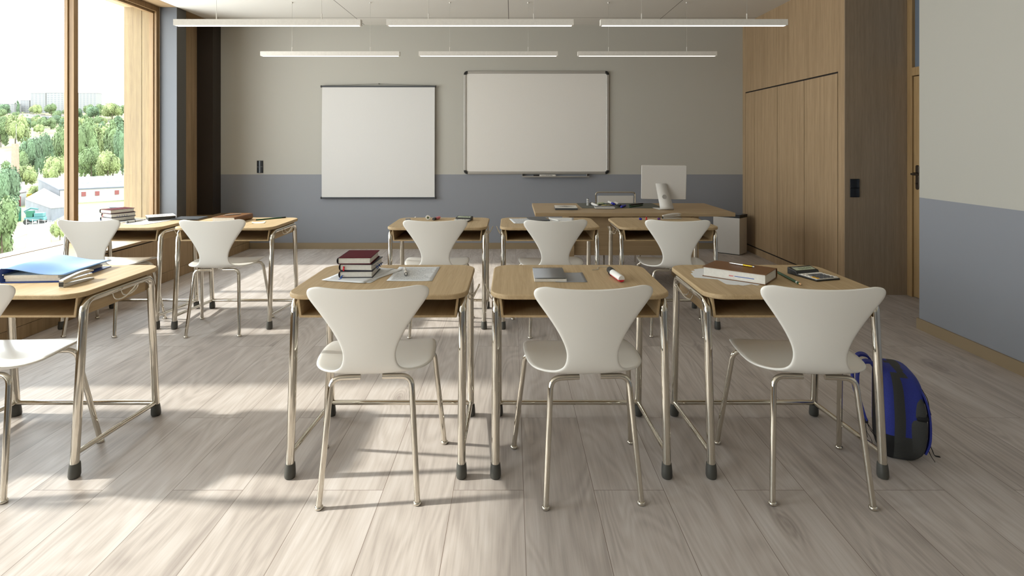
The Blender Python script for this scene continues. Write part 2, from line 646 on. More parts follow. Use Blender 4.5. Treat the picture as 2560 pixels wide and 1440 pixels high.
BACK, CEIL, RW, LW = 7.52, 2.96, 3.05, -3.86
struct('floor', MB().box(-4.2, 3.8, -3.1, BACK, -0.12, 0), M['floor'])
struct('ceiling', MB().box(LW, 3.8, -3.2, BACK + 0.1, CEIL, CEIL + 0.2), M['ceiling'])
struct('wall_back', MB().box(-4.3, 3.8, BACK, BACK + 0.12, 0, CEIL + 0.2), M['wall'])
struct('wall_rear', MB().box(-4.3, 3.8, -3.22, -3.1, -0.12, CEIL + 0.2), M['wall'])
struct('wall_right', MB().box(RW, RW + 0.62, -3.1, 4.26, 0, CEIL), M['wall'])
struct('baseboard_right', MB().box(RW - 0.014, RW, -3.1, 4.26, 0, 0.08).box(RW - 0.014, RW + 0.5, 4.26, 4.272, 0, 0.08), M['baseb'])
struct('baseboard_back', MB().box(LW + 0.4, RW, BACK - 0.014, BACK, 0, 0.08), M['baseb'])
# ceiling strip of wood above the windows, reaching outside as a soffit
struct('trim_1', MB().box(-4.47, LW, -3.2, BACK + 0.1, CEIL, CEIL + 0.2), M['oaky'])
# oak clad wall with cupboards
struct('wall_right_oak', MB().box(RW, 3.8, 5.222, BACK, 2.062, CEIL).box(RW, 3.8, 5.222, 5.322, 0, 2.062)
       .box(RW, 3.8, 7.436, BACK, 0, 2.062).box(RW, 3.8, 5.322, 7.436, 0, 0.079), M['oakz'])
struct('wall_right_end', MB().box(RW + 0.001, 3.62, 5.214, 5.222, 0, CEIL), M['oakshaded'])
cup = thing('built_in_cupboard', 'oak cupboard doors set flush in the oak wall beside the teacher desk', 'cupboard', (RW, 6.38, 0))
MB().box(0.006, 0.7, -1.057, 1.055, 0.08, 2.06).build('carcass', M['gap'], cup)
ys = [5.328, 5.94, 6.54, 7.157, 7.43]
for a, b in zip(ys[:-1], ys[1:]):
    MB().box(0.0, 0.005, a + 0.0045 - 6.38, b - 0.0045 - 6.38, 0.094, 2.046).build('door', M['oakdoor'], cup)

# entrance door in the recess on the right
DX = 3.62
d = thing('door_1', None, None, (DX, 5.22, 0), kind='structure')
MB().box(0, 0.06, -0.07, -0.006, 0, CEIL).box(0, 0.06, -0.99, -0.92, 0, CEIL).box(0, 0.06, -0.92, -0.07, 2.0, 2.075).box(0, 0.06, -0.92, -0.07, 2.88, CEIL).build('door_frame', M['doorframe'], d, bevel=0.002)
MB().box(0.012, 0.052, -0.18, -0.076, 0.006, 1.993).box(0.012, 0.052, -0.914, -0.81, 0.006, 1.993).box(0.012, 0.052, -0.81, -0.18, 1.87, 1.993).box(0.012, 0.052, -0.81, -0.18, 0.006, 0.14).build('door_leaf', M['doorframe'], d, bevel=0.003)
MB().box(0.028, 0.036, -0.82, -0.17, 0.13, 1.88).build('glass_pane', M['doorglass'], d)
MB().box(0.028, 0.036, -0.92, -0.07, 2.075, 2.88).build('transom_pane', M['doorglass'], d)
h = MB().prism(rrect(-0.02, 0.02, -0.11, 0.11, 0.019), 0, 0.008, M=Matrix(((0, 0, -1, 0.012), (1, 0, 0, -0.128), (0, 1, 0, 1.085), (0, 0, 0, 1)))).build('handle_plate', mat('bronze door fitting', '5A5048', 0.3, 0.8), d, bevel=0.002)
MB().tube(fillet([(0.0, -0.128, 1.115), (-0.05, -0.128, 1.115), (-0.05, -0.26, 1.115)], 0.014), 0.010).tube([(-0.0, -0.128, 1.115), (-0.03, -0.128, 1.115)], 0.014).tube([(0.004, -0.128, 1.03), (-0.006, -0.128, 1.03)], 0.008).build('door_handle', bpy.data.materials['bronze door fitting'], d)
struct('wall_door', MB().box(DX + 0.06, 3.8, 4.26, 5.22, 0, CEIL), M['dark'])

# left wall: columns, oak infills, bench and windows
def infill(y0, y1):
    """column pair with an oak clad recess between"""
    MBc = MB()
    MBc.box(-4.30, -4.05, y0 + 0.02, y1 - 0.02, 0.474, CEIL)
    struct('wall_left', MBc, M['oakz'])
struct('wall_left', MB().box(-4.30, -4.055, 6.6, BACK, 0.0, CEIL), M['oakz'])
for (a, b) in ((3.27, 4.02), (0.0, 0.72), (-3.1, -2.6)):
    struct('wall_left', MB().box(-4.30, -4.055, a + 0.002, b - 0.002, 0.0, CEIL), M['oakz'])
def column(y0, y1, m, lab):
    c = MB()
    c.box(-4.055, LW, y0, y1, 0.474, CEIL)
    o = c.build('column', m, bevel=0.002)
    o.data.materials.append(M['darkcol'])
    for p in o.data.polygons:
        if p.normal.x > 0.5:
            p.material_index = 1
    tag(o, kind='structure')
    return o
column(6.552, 6.74, M['greycol'], '')
column(3.83, 4.015, M['greycol'], '')
column(3.275, 3.46, M['greycol'], '')
column(0.53, 0.715, M['greycol'], '')
column(0.005, 0.19, M['greycol'], '')
struct('column_corner', MB().box(-4.055, LW + 0.01, 7.32, BACK, 0.474, CEIL), M['blackcol'])
struct('wall_left_parapet', MB().box(-4.30, -4.06, -3.1, 6.6, -0.3, 0.45), M['white'])
struct('trim_2', MB().box(-4.24, -4.10, -2.6, 6.6, 0.45, 0.474), M['oaky'])   # outer sill

be = thing('window_bench', 'long low oak bench running along the windows with a recessed plinth', 'bench', (-3.465, 2.2, 0))
MB().box(-0.62, 0, -5.3, 5.318, 0.450, 0.474).build('bench_top', M['oaky'], be, bevel=0.002)
MB().box(-0.5, -0.012, -5.3, 5.318, 0.0, 0.450).build('carcass', M['gap'], be)
MB().box(-0.022, -0.002, -5.3, 5.318, 0.100, 0.440).build('front_panel', wood('bench front oak', '8E7656', 'AA906E', 'Z', 0.5, 0.8), be)
MB().box(-0.022, -0.002, -5.3, 5.318, 0.002, 0.097).build('plinth', bpy.data.materials['bench front oak'], be)

MULL = [5.30, 1.35, -1.5]
for i, ((a, b), my) in enumerate(zip(WINDOWS, MULL)):
    wdo = thing('window_%d' % (i + 1), None, None, (WX, (a + b) / 2, 0.474), kind='structure')
    c = (a + b) / 2
    f = MB()
    H = CEIL - 0.474
    for (y0, y1) in ((a, a + 0.055), (b - 0.055, b)):
        f.box(-0.05, 0, y0 - c, y1 - c, 0, H)
        q = (y0 if y0 == a else y0 - 0.012)
        f.box(-0.075, -0.03, q - c, q + 0.067 - c, 0, H)
    f.box(-0.05, 0, a + 0.055 - c, b - 0.055 - c, 0, 0.004).box(-0.05, 0, a + 0.055 - c, b - 0.055 - c, H - 0.06, H)
    f.box(-0.075, -0.03, a + 0.06 - c, b - 0.06 - c, H - 0.085, H)
    f.build('window_frame', M['frame'], wdo)
    MB().box(-0.05, 0, my - 0.028 - c, my + 0.028 - c, 0.02, H - 0.06).box(-0.082, -0.05, my - 0.04 - c, my + 0.04 - c, 0.0, H).build('mullion', M['frame'], wdo, bevel=0.002)
    for (y0, y1) in ((a + 0.05, my - 0.02), (my + 0.02, b - 0.05)):
        MB().box(-0.058, -0.052, y0 - c, y1 - c, 0.01, H - 0.05).build('pane', M['glass'], wdo)
for k, y in enumerate((6.552, 4.02 - 0.1, 3.27, 0.62, 0.0, -2.7)):   # outer oak reveals beside the windows
    struct('trim_%d' % (k + 3), MB().box(-4.47, -4.268, y, y + 0.1, 0.2, CEIL).box(-4.262, -4.15, y, y + 0.1, 0.2, CEIL).box(-4.27, -4.26, y + 0.008, y + 0.1, 0.2, CEIL, mi=1), [M['oakext'], M['gap']])

# ------------------------------------------------------------------ school chairs
CH = [
 (.240, .462, .118, .002, -.010), (.240, .468, .172, .004, -.014), (.228, .476, .208, .006, -.014), (.196, .484, .228, .009, -.008),
 (.12, .488, .240, .012, 0), (.03, .487, .243, .013, 0), (-.05, .483, .238, .014, 0), (-.105, .481, .222, .014, 0),
 (-.145, .483, .190, .013, 0), (-.172, .492, .150, .009, .0), (-.190, .512, .119, .003, .003), (-.200, .54, .104, 0, .006),
 (-.208, .58, .101, 0, .008), (-.216, .63, .118, 0, .012), (-.226, .69, .152, 0, .018), (-.237, .745, .190, .001, .024),
 (-.246, .788, .222, .003, .029), (-.250, .808, .2315, .005, .030), (-.253, .822, .2290, .008, .030), (-.255, .830, .214, .011, .027), (-.256, .8335, .186, .012, .022)]
def make_chair():
    t = thing('school_chair', 'x', 'chair', (0, 0, 0), 0)
    rows = crspline(CH, 2)
    mb = MB()
    g = []
    N = 14
    for (y, z, w_, dz, dy) in rows:
        g.append([Vector((u * w_, y + dy * u * u, z + dz * u * u)) for u in [(-1 + 2 * k / N) for k in range(N + 1)]])
    mb.grid(g)
    mb.build('seat_shell', M['shell'], t, solid=0.011, sub=1, smooth=180)
    for s in (-1, 1):
        for (fx, fy, tx, ty, ey) in ((.270, .22, .228, .12, .10), (.1845, -.22, .155, -.150, -.146)):
            pts = fillet([(s * .042, ey, .466), (s * tx, ty, .466), (s * fx, fy, 0.012)], .045, 8)
            l = MB().tube(pts, 0.0113, 14)
            lo = l.build('leg', M['chrome'], t, smooth=60)
            MB().lathe([(0.0, 0.0), (0.014, 0.0), (0.0165, 0.004), (0.0155, 0.011), (0.0115, 0.014)], 16, M=Matrix.Translation((s * fx, fy, 0))).build('glide', M['chrome'], lo, smooth=60)
    MB().lathe([(0.0, 0.452), (0.07, 0.452), (0.085, 0.458), (0.088, 0.478), (0.0, 0.478)], 24).build('seat_mount', M['chrome'], t, smooth=40)
    return t
chair0 = make_chair()
DY = 1.896
CHAIRS = [
 (-.564, 2.387, 4.4, 'white shell chair in front of the desk with the maroon book stack and written sheet'),
 (.295, 2.387, 4.4, 'white shell chair in front of the desk with the spiral notebook and marker tube'),
 (1.199, 2.385, -4.4, 'white shell chair in front of the desk with the big brown book, beside the backpack'),
 (-2.161, 2.397, 4.4, 'white shell chair cut off by the picture edge, in front of the blue binder desk'),
 (-.564, 2.387 + DY, 4.4, 'white shell chair at the second-row desk with eraser and calculator'),
 (.295, 2.387 + DY, 4.4, 'white shell chair at the second-row desk with papers and dark notebook'),
 (1.199, 2.385 + DY, -4.4, 'white shell chair at the second-row desk with the push pins and stapler'),
 (-2.161, 2.397 + DY, 4.4, 'white shell chair at the second-row desk with the sunlit leather book'),
 (-3.022, 2.390, 2.0, 'white shell chair by the bench in the nearest row, beyond the binder desk'),
 (-3.022, 2.392 + DY - .0, -1.0, 'white shell chair at the desk nearest the window, before three stacked books')]
for i, (x, y, a, lab) in enumerate(CHAIRS):
    if i == 0:
        chair0.location = (x, y, 0); chair0.rotation_euler = (0, 0, R(a)); chair0['label'] = lab; chair0['group'] = 'white school chairs'
    else:
        dup(chair0, (x, y, 0), R(a), lab, 'white school chairs')

# ------------------------------------------------------------------ school desks
TOPZ = 0.76
def make_desk(hook):
    t = thing('school_desk', 'x', 'desk')
    mb = MB().prism(rrect(-.378, .378, -.284, .305, .085, 10), TOPZ - 0.022, TOPZ)
    mb.build('tabletop', M['desk'], t, bevel=0.007, seg=3)
    # open book box under the top
    b = MB()
    z0, z1, y0, y1 = 0.650, TOPZ - 0.022, -.232, .215
    b.loft([[(sx_ * x, y, z) for (x, z) in ((.332, z0), (.342, z1), (.332, z1), (.322, z0 + 0.010))] for y in (y0, y1) for sx_ in (1,)])
    b.loft([[(-x, y, z) for (x, z) in ((.332, z0), (.342, z1), (.332, z1), (.322, z0 + 0.010))] for y in (y0, y1)])
    b.box(-.332, .332, y0, y1, z0, z0 + 0.010)
    b.box(-.336, .336, y1 - .01, y1, z0 + .010, z1)
    b.build('book_box', M['deskbox'], t, bevel=0.002)
    for s in (-1, 1):
        x = s * .3555
        pts = fillet([(x, -.271, .03), (x, -.216, .7185), (x, .224, .7185), (x, .271, .03)], [.055, .055], 8)
        f = MB().tube(pts, 0.0170, 18).build('side_frame', M['chrome'], t, smooth=60)
        for (fy, lean) in ((-.271, -.05), (.271, .05)):
            MB().loft([[Vector((x + r * math.cos(2 * PI * j / 20), fy - lean * 0.08 * (z / .058) + r * 1.05 * math.sin(2 * PI * j / 20), z)) for j in range(20)] for (r, z) in
                       ((.014, 0), (.0205, .002), (.0228, .010), (.0222, .030), (.0205, .050), (.0192, .058), (.0172, .059))]).build('rubber_foot', M['rubber'], f, smooth=50)
        MB().tube([(x, -.262, .096), (x, .262, .066)], 0.0110, 12).build('side_rail', M['chrome'], t, smooth=60)
        # bracket that carries the box
        MB().box(min(x * .965, x * .99), max(x * .965, x * .99), -.19, .19, .655, TOPZ - .024).build('bracket', M['deskbox'], t)
    MB().tube([(-.3555, .264, .068), (.3555, .264, .068)], 0.0122, 12).build('stretcher', M['chrome'], t, smooth=60)
    x0 = hook * .362
    o = hook
    w1 = [(x0, -.055, .714), (x0 + o * .004, -.052, .690), (x0 + o * .012, -.040, .676), (x0 + o * .026, -.012, .680), (x0 + o * .040, .018, .704), (x0 + o * .048, .034, .722)]
    w2 = [(x0, .0, .714), (x0 + o * .004, .002, .694), (x0 + o * .014, .012, .682), (x0 + o * .030, .030, .688), (x0 + o * .044, .044, .708), (x0 + o * .050, .044, .722), (x0 + o * .048, .034, .722)]
    MB().tube([Vector(p) for p in crspline(w1, 5)], 0.0033, 8).tube([Vector(p) for p in crspline(w2, 5)], 0.0033, 8).build('bag_hook', M['chrome'], t, smooth=60)
    return t
deskR, deskL = make_desk(1), make_desk(-1)
DESKY = 2.629
DESKS = [
 (-.565, 0, 1, 'oak topped school desk carrying the maroon book stack and a written sheet'),
 (.287, 0, -1, 'oak topped school desk carrying the grey spiral notebook and marker tube'),
 (1.182, 0, -1, 'oak topped school desk carrying the big brown book and open calculator, beside the backpack'),
 (-2.170, 0, 1, 'oak topped school desk carrying the blue ring binder and stapler'),
 (-.565, DY, 1, 'second-row school desk with eraser, pink pen cap and calculator'),
 (.287, DY, -1, 'second-row school desk with papers and dark notebook, before the teacher desk'),
 (1.182, DY, -1, 'second-row school desk with push pins and stapler, before the teacher desk'),
 (-2.170, DY, 1, 'second-row school desk with brown leather book and green pencil in sunlight'),
 (-3.014, 0, 1, 'bare oak topped school desk by the bench in the nearest row, beyond the binder desk'),
 (-3.014, DY, 1, 'sunlit school desk against the window bench with three stacked books')]
used = set()
for (x, dy, hk, lab) in DESKS:
    src = deskR if hk > 0 else deskL
    if hk not in used:
        used.add(hk)
        src.location = (x, DESKY + dy, 0); src['label'] = lab; src['group'] = 'oak school desks'
    else:
        dup(src, (x, DESKY + dy, 0), 0, lab, 'oak school desks')

# ------------------------------------------------------------------ teacher desk, chair, computer, bin
TZ = 0.75
td = thing('teacher_desk', 'long wide oak teacher desk with slab legs and a modesty panel', 'desk', (1.136, 5.67, 0))
MB().box(-.922, .922, -.43, .43, TZ - .035, TZ).build('tabletop', wood('teacher desk oak', '9C8464', 'B09876', 'X', 0.5, 0.8), td, bevel=0.002)
for x in (-.58, .58):
    MB().box(x - .024, x + .024, -.37, .37, 0, TZ - .036).build('leg', bpy.data.materials['teacher desk oak'], td, bevel=0.002)
MB().box(-.555, .555, -.33, -.31, .34, TZ - .045).build('modesty_panel', bpy.data.materials['teacher desk oak'], td)

tch = thing('office_chair', 'light grey chair with thin chrome frame behind the teacher desk', 'chair', (1.22, 6.7, 0))
fr = [(-.225, -.02, .0), (-.225, -.02, .45), (-.232, 0.02, .815), (.232, 0.02, .815), (.225, -.02, .45), (.225, -.02, 0)]
MB().tube(fillet(fr, .035), 0.009, 10).build('back_frame', M['chrome'], tch)
MB().box(-.212, .212, 0.0, .02, .50, .775).build('backrest', M['mac'], tch, bevel=0.006)
MB().box(-.22, .22, -.40, .01, .43, .46).build('seat', M['mac'], tch, bevel=0.01)
for x in (-.2, .2):
    MB().tube([(x, -.38, 0.0), (x, -.38, .43)], 0.009, 10).build('leg', M['chrome'], tch)

mo = thing('desktop_computer', 'light grey all-in-one computer seen from behind on the teacher desk', 'computer', (1.50, 5.56, TZ), R(-8))
Mt = Matrix.Translation((-.02, -.02, .262)) @ Matrix.Rotation(R(9), 4, 'X')
MB().prism(rrect(-.213, .213, -.168, .168, .008), -.013, .013, M=Mt @ Matrix.Rotation(R(90), 4, 'X')).build('screen_housing', M['mac'], mo, bevel=0.004)
MB().prism(rrect(-.200, .200, -.12, .158, .004), 0, .0012, M=Mt @ Matrix.Translation((0, .013, 0)) @ Matrix.Rotation(R(-90), 4, 'X') @ Matrix.Scale(-1, 4, (0, 1, 0))).build('display', M['black'], mo)
prof = [(-.040, .250), (-.098, .040), (-.104, .020), (-.100, .008), (-.086, .003), (.06, .003)]
pr = [Vector((0, y, z)) for (y, z) in prof]
rings = []
sh = [-.050, -.004, .0, .0, -.002, -.06]
ww = [.050, .063, .065, .066, .066, .062]
for p, dx, hw in zip(pr, sh, ww):
    rings.append([p + Vector((dx - hw, 0, 0)), p + Vector((dx + hw, 0, 0))])
MB().grid(rings).build('stand', M['mac'], mo, solid=0.004, smooth=60)
MB().lathe([(0, 0), (.021, 0), (.021, .001), (0, .001)], 24, M=Matrix.Translation((-.020, -.0795, .125)) @ Matrix.Rotation(R(90 - 15), 4, 'X') ).build('cable_hole', M['macdark'], mo)

bn = thing('waste_bin', 'tall light grey bin with black lid standing between teacher desk and cupboards', 'bin', (0, 0, 0))
A, B_, C_ = Vector((2.57, 7.267)), Vector((2.825, 7.06)), Vector((2.97, 7.19))
D_ = A + C_ - B_
D_.y = min(D_.y, 7.49)
cen = (A + B_ + C_ + D_) / 4
bn.location = (cen.x, cen.y, 0)
def ringq(k, z):
    return [Vector(((p - cen).x * k, (p - cen).y * k, z)) for p in (A, B_, C_, D_)]
MB().loft([ringq(.97, .008), ringq(1, .02), ringq(1, .462)]).build('body', M['mac'], bn, bevel=0.004)
MB().loft([ringq(.9, 0), ringq(.9, .008)]).build('base', M['black'], bn)
MB().loft([ringq(1.02, .462), ringq(1.03, .5), ringq(.8, .5), ringq(.78, .485)]).build('lid', M['black'], bn, bevel=0.002)

# ------------------------------------------------------------------ wall boards, sockets, lamps
s_ = 189.1   # pixels per metre on the back wall
def wp(px, py):
    return ((px - VX) / s_, CAMZ - (py - VY) / s_)
sc_ = thing('projection_screen', 'white roll-up projection screen hanging from a cord on the back wall', 'projection screen', (wp(948, 0)[0], BACK, 1.4))
x0, zt = wp(808, 217); x1, zb = wp(1088, 494)
ox = sc_.location.x
g = []
for k in range(13):
    t_ = k / 12
    z = zt + (zb - zt) * t_ - 1.4
    g.append([(x0 - ox - 0.006 * t_, -.04 - .008 * math.sin(t_ * PI), z), (x1 - ox - 0.002 * t_, -.04 - .008 * math.sin(t_ * PI), z)])
MB().grid(g).build('screen_cloth', M['screen'], sc_, solid=0.002, smooth=0)
for z in (zt, zb):
    o = MB().tube([(x0 - ox - .012, -.04, z - 1.4), (x1 - ox + .012, -.04, z - 1.4)], .0105, 12).build('bar', M['bar'], sc_)
    for e in (x0 - ox - .018, x1 - ox + .006):
        MB().tube([(e, -.04, z - 1.4), (e + .012, -.04, z - 1.4)], .0145, 12).build('bar_cap', M['dark'], o)
MB().tube([(x0 - ox, -.04, zt - 1.39), (0, -.012, zt - 1.4 + .036), (x1 - ox, -.04, zt - 1.39)], .0016, 6).build('cord', M['dark'], sc_)
MB().tube([(0, 0, zt - 1.4 + .038), (0, -.02, zt - 1.4 + .038)], .006, 10).build('nail', M['dark'], sc_)

wx0, wz1 = wp(1160, 178); wx1, wz0 = wp(1522, 435)
wb = thing('whiteboard', 'large whiteboard with grey frame and black corners on the back wall', 'whiteboard', ((wx0 + wx1) / 2, BACK, (wz0 + wz1) / 2))
hw, hh = (wx1 - wx0) / 2, (wz1 - wz0) / 2
MB().box(-hw + .02, hw - .02, -.016, -.001, -hh + .02, hh - .02).build('writing_surface', M['whiteboard'], wb)
f = MB()
for sgn in (-1, 1):
    f.box(sgn * hw - (0.034 if sgn > 0 else 0), sgn * hw + (0.034 if sgn < 0 else 0), -.024, -.001, -hh + .04, hh - .04)
    f.box(-hw + .04, hw - .04, -.024, -.001, sgn * hh - (0.034 if sgn > 0 else 0), sgn * hh + (0.034 if sgn < 0 else 0))
f.build('frame', M['alu'], wb, bevel=0.006)
for sx_ in (-1, 1):
    for sz_ in (-1, 1):
        pts = [(0, 0), (0, .045)] + [(.045 - .045 * math.cos(R(a)), .045 + .0 - .045 * 0) for a in ()]
        arc = [(.046 - .046 * math.cos(R(a)), .046 - .046 * math.sin(R(a))) for a in range(0, 91, 15)]
        pts = [(.05, 0), (.05, .036), (.036, .036), (.036, .05), (0, .05)] + arc
        Mx = Matrix(((sx_ * -1, 0, 0, sx_ * hw), (0, 0, -1, -.002), (0, sz_ * -1, 0, sz_ * hh), (0, 0, 0, 1)))
        MB().prism(pts, 0, .027, M=Mx).build('corner_cap', M['black'], wb, bevel=0.001)
tx0, tz_ = wp(1305, 441); tx1 = wp(1471, 441)[0]
tr = MB().box(tx0, tx1, BACK - .075, BACK - .004, tz_ - .006, tz_ + .002).box(tx0, tx1, BACK - .078, BACK - .074, tz_ - .006, tz_ + .008)
tr.box(tx0, tx0 + .004, BACK - .07, BACK - .004, tz_, tz_ + .035).box(tx1 - .03, tx1 - .026, BACK - .07, BACK - .004, tz_, tz_ + .035)
tag(tr.build('pen_tray', M['alu']), 'narrow aluminium pen tray fixed below the whiteboard', 'tray')

def text(body, size, m, parent, M4, name='lettering', ext=0.0002, align='CENTER'):
    c = bpy.data.curves.new(name, 'FONT')
    c.body = body
    c.size = size
    c.extrude = ext
    c.align_x = align
    c.align_y = 'CENTER'
    c.materials.append(m)
    tmp = bpy.data.objects.new(name, c)
    me = bpy.data.meshes.new_from_object(tmp)
    bpy.data.objects.remove(tmp)
    o = bpy.data.objects.new(name, me)
    COL.objects.link(o)
    o.parent = parent
    o.matrix_local = M4
    return o

def stick(name, label, cat, p0, p1, r, sections, group=None, seg=16, flat=1.0):
    """pen-like thing lying from p0 to p1; sections: (part, from, to, radius factor or (r0, r1), material)"""
    p0, p1 = Vector(p0), Vector(p1)
    t = thing(name, label, cat, (p0 + p1) / 2, 0, group)
    c = (p0 + p1) / 2
    for (pn, a, b, k, m) in sections:
        ka, kb = k if isinstance(k, tuple) else (k, k)
        MB().tube([p0.lerp(p1, a) - c, p0.lerp(p1, b) - c], [r * ka, r * kb], seg, flat=flat).build(pn, m, t, smooth=40)
    return t

mx0, mz = wp(1333, 438); mx1 = wp(1389, 437)[0]
wm = stick('whiteboard_marker', 'white marker with black cap and printed barrel lying on the whiteboard pen tray', 'marker', (mx0, BACK - .048, tz_ + .0145), (mx1, BACK - .048, tz_ + .0145), .012,
      [('cap', 0, .27, .95, M['black']), ('barrel', .27, .97, 1.0, M['white']), ('end_plug', .97, 1, (.8, .6), M['white'])])
text('BLACK BOARD PEN', .016, M['black'], wm, Matrix(((1, 0, 0, .03), (0, 0, -1, -.0122), (0, 1, 0, .002), (0, 0, 0, 1))))

def rocker(name, label, cat, loc, rz, w_, n=2):
    t = thing(name, label, cat, loc, rz)
    MB().box(-w_ / 2, w_ / 2, -.008, 0, -w_, w_).build('wall_plate', M['black'], t, bevel=0.002)
    for k in (-1, 1):
        z = k * w_ * .5
        rows = []
        for i in range(9):
            u = -1 + i / 4
            rows.append([Vector((u * w_ * .47, -.016 + .006 * u * u, z + v * w_ * .46 )) for v in (-1, 1)])
        mb = MB()
        ring = [[(x, y, z + v * w_ * .46) for (x, y) in [(-w_ * .47, -.002)] + [(-w_ * .47 + w_ * .94 * i / 8, -.016 + .006 * (-1 + i / 4) ** 2) for i in range(9)] + [(w_ * .47, -.002)]] for v in (-1, 1)]
        mb.loft(ring).build('rocker', M['switch'], t, smooth=50)
    return t
a = wp(650.5, 417)
rocker('wall_socket', 'pair of small dark switches on the back wall above the blue-grey band', 'light switch', (a[0], BACK, a[1]), 0, .082)
YS = 5.214
rocker('light_switch', 'two black rocker switches on the oak end wall beside the door', 'light switch', ((2136 - VX) * YS / F, YS, CAMZ - (470 - VY) * YS / F), 0, .084)

def make_lamp():
    t = thing('pendant_lamp', 'x', 'lamp')
    MB().box(-.77, .77, -.0275, .0275, .0, .049).build('lamp_housing', M['lampwhite'], t, bevel=0.0015)
    MB().box(-.755, .755, -.019, .019, -.003, .001).build('diffuser', M['glow'], t)
    for x in (-.427, .442):
        MB().tube([(x, 0, .049), (x, 0, .60 - .012)], .0012, 6).build('suspension_wire', M['wire'], t)
        MB().tube([(x, 0, .049), (x, 0, .10)], .0042, 10).build('wire_grip', M['lampwhite'], t)
        MB().tube([(x, 0, .582), (x, 0, .5985)], .010, 12).build('ceiling_fixing', M['lampwhite'], t)
    return t
lamp0 = make_lamp()
LZ = 2.3605
pos = [(-2.014, 'nearest row by the window'), (-.262, 'nearest row middle'), (1.496, 'nearest row by the oak wall')]
first = True
for (ly, rowname) in ((4.70, 'front'), (6.315, 'rear')):
    for (lx, where) in (( -2.014, 'window'), (-.262, 'mid'), (1.498, 'oak')):
        wh = {'window': 'closest to the windows', 'mid': 'in the middle', 'oak': 'closest to the oak cupboards'}[where]
        lab = 'slim white linear pendant lamp, %s of the %s row' % (wh, 'higher, nearer' if rowname == 'front' else 'lower, farther')
        if first:
            lamp0.location = (lx, ly, LZ); lamp0['label'] = lab; lamp0['group'] = 'linear pendant lamps'; first = False
        else:
            dup(lamp0, (lx, ly, LZ), 0, lab, 'linear pendant lamps')

#@@ITEMS
# ------------------------------------------------------------------ things on the desks
def book(name, label, cat, loc, rz, wd, ln, th, cover, pages, spine=None, group=None, board=.003, marks=()):
    """spine along -x, length along y, lying flat"""
    t = thing(name, label, cat, loc, rz, group)
    c = MB()
    c.box(-wd / 2 + .004, wd / 2, -ln / 2, ln / 2, 0, board)
    c.box(-wd / 2 + .004, wd / 2, -ln / 2, ln / 2, th - board, th)
    c.build('cover', cover, t, bevel=0.0008)
    arc = [(-wd / 2 + .004 - (.010) * math.cos(R(a)), th / 2 + (th / 2) * math.sin(R(a))) for a in range(-90, 91, 15)]
    arc2 = [(-wd / 2 + .004 - (.007) * math.cos(R(a)), th / 2 + (th / 2 - board) * math.sin(R(a))) for a in range(90, -91, -15)]
    MB().loft([[Vector((x, y, z)) for (x, z) in arc + arc2] for y in (-ln / 2, ln / 2)]).build('spine', spine or cover, t, smooth=60)
    p = MB()
    e = .005
    pr_ = [(-wd / 2 + .001, board), (wd / 2 - e, board), (wd / 2 - e - .0015, th / 2), (wd / 2 - e, th - board), (-wd / 2 + .001, th - board)]
    p.loft([[Vector((x, y, z)) for (x, z) in pr_] for y in (-ln / 2 + e, ln / 2 - e)]).build('pages', pages, t, smooth=20)
    for (nm, pts, m, w_) in marks:
        mb = MB()
        mb.grid([[Vector(q) + Vector((-w_ / 2, 0, 0)), Vector(q) + Vector((w_ / 2, 0, 0))] for q in pts]).build(nm, m, t, solid=0.0006)
    return t

def sheet(name, label, cat, cx, cy, z, rz, wd, ln, m, group=None, curl=0.002, seed=0, outline=None):
    N = 10
    mb = MB()
    rnd = random.Random(seed)
    if outline:
        vs = [Vector((p[0], p[1], .0003)) for p in outline]
        mb.prism([(v.x, v.y) for v in vs], .0002, .0008)
    else:
        rows = []
        for i in range(N + 1):
            v = -1 + 2 * i / N
            rows.append([Vector((u * wd / 2, v * ln / 2, .0004 + curl * abs(u * v) ** 4 * (1 if u * v > 0 else .3))) for u in [-1 + 2 * k / N for k in range(N + 1)]])
        mb.grid(rows)
    o = mb.build(name, m, None, loc=(cx, cy, z), rz=rz, solid=0 if outline else .0003, smooth=0 if outline else 60)
    return tag(o, label, cat, group)

ZD = TOPZ + .0004
# --- nearest row: book stack, sheets and pen
def book_stack(cx, cy, z, rz, tags, grp, papers):
    offs = [(.0, .0, 2, 'lower'), (.006, .003, -2.5, 'mid'), (-.006, -.002, 1.0, 'top')]
    th = .031
    z += .0016
    for (dx, dy, dr, k), lab in zip(offs, tags):
        c_, s2 = math.cos(rz), math.sin(rz)
        lx, ly = cx + dx * c_ - dy * s2, cy + dx * s2 + dy * c_
        mk = []
        if k == 'lower':
            mk = [('bookmark_ribbon', [(-.062, -.085, .012), (-.064, -.098, .010), (-.066, -.112, .002), (-.072, -.122, .0012)], M['ribbon'], .006)]
        if k == 'mid':
            mk = [('red_tag', [(-.058, -.0915, .020), (-.058, -.0945, .012), (-.058, -.0945, -.010)], M['red'], .008)]
            mk += [('page_marker', [(.070, -.05 + .018 * q, .017), (.082 + .002 * (q % 3), -.052 + .018 * q, .014 - .002 * (q % 2)), (.090, -.056 + .018 * q, .002 + .002 * (q % 3))], M['ribbon'], .004) for q in range(5)]
        book('book', lab, 'book', (lx, ly, z), rz + R(dr), .152, .186, th, M['maroon'] if k == 'top' else M['navy'], M['pages'], M['navy'], grp, marks=mk)
        z += th + .0006
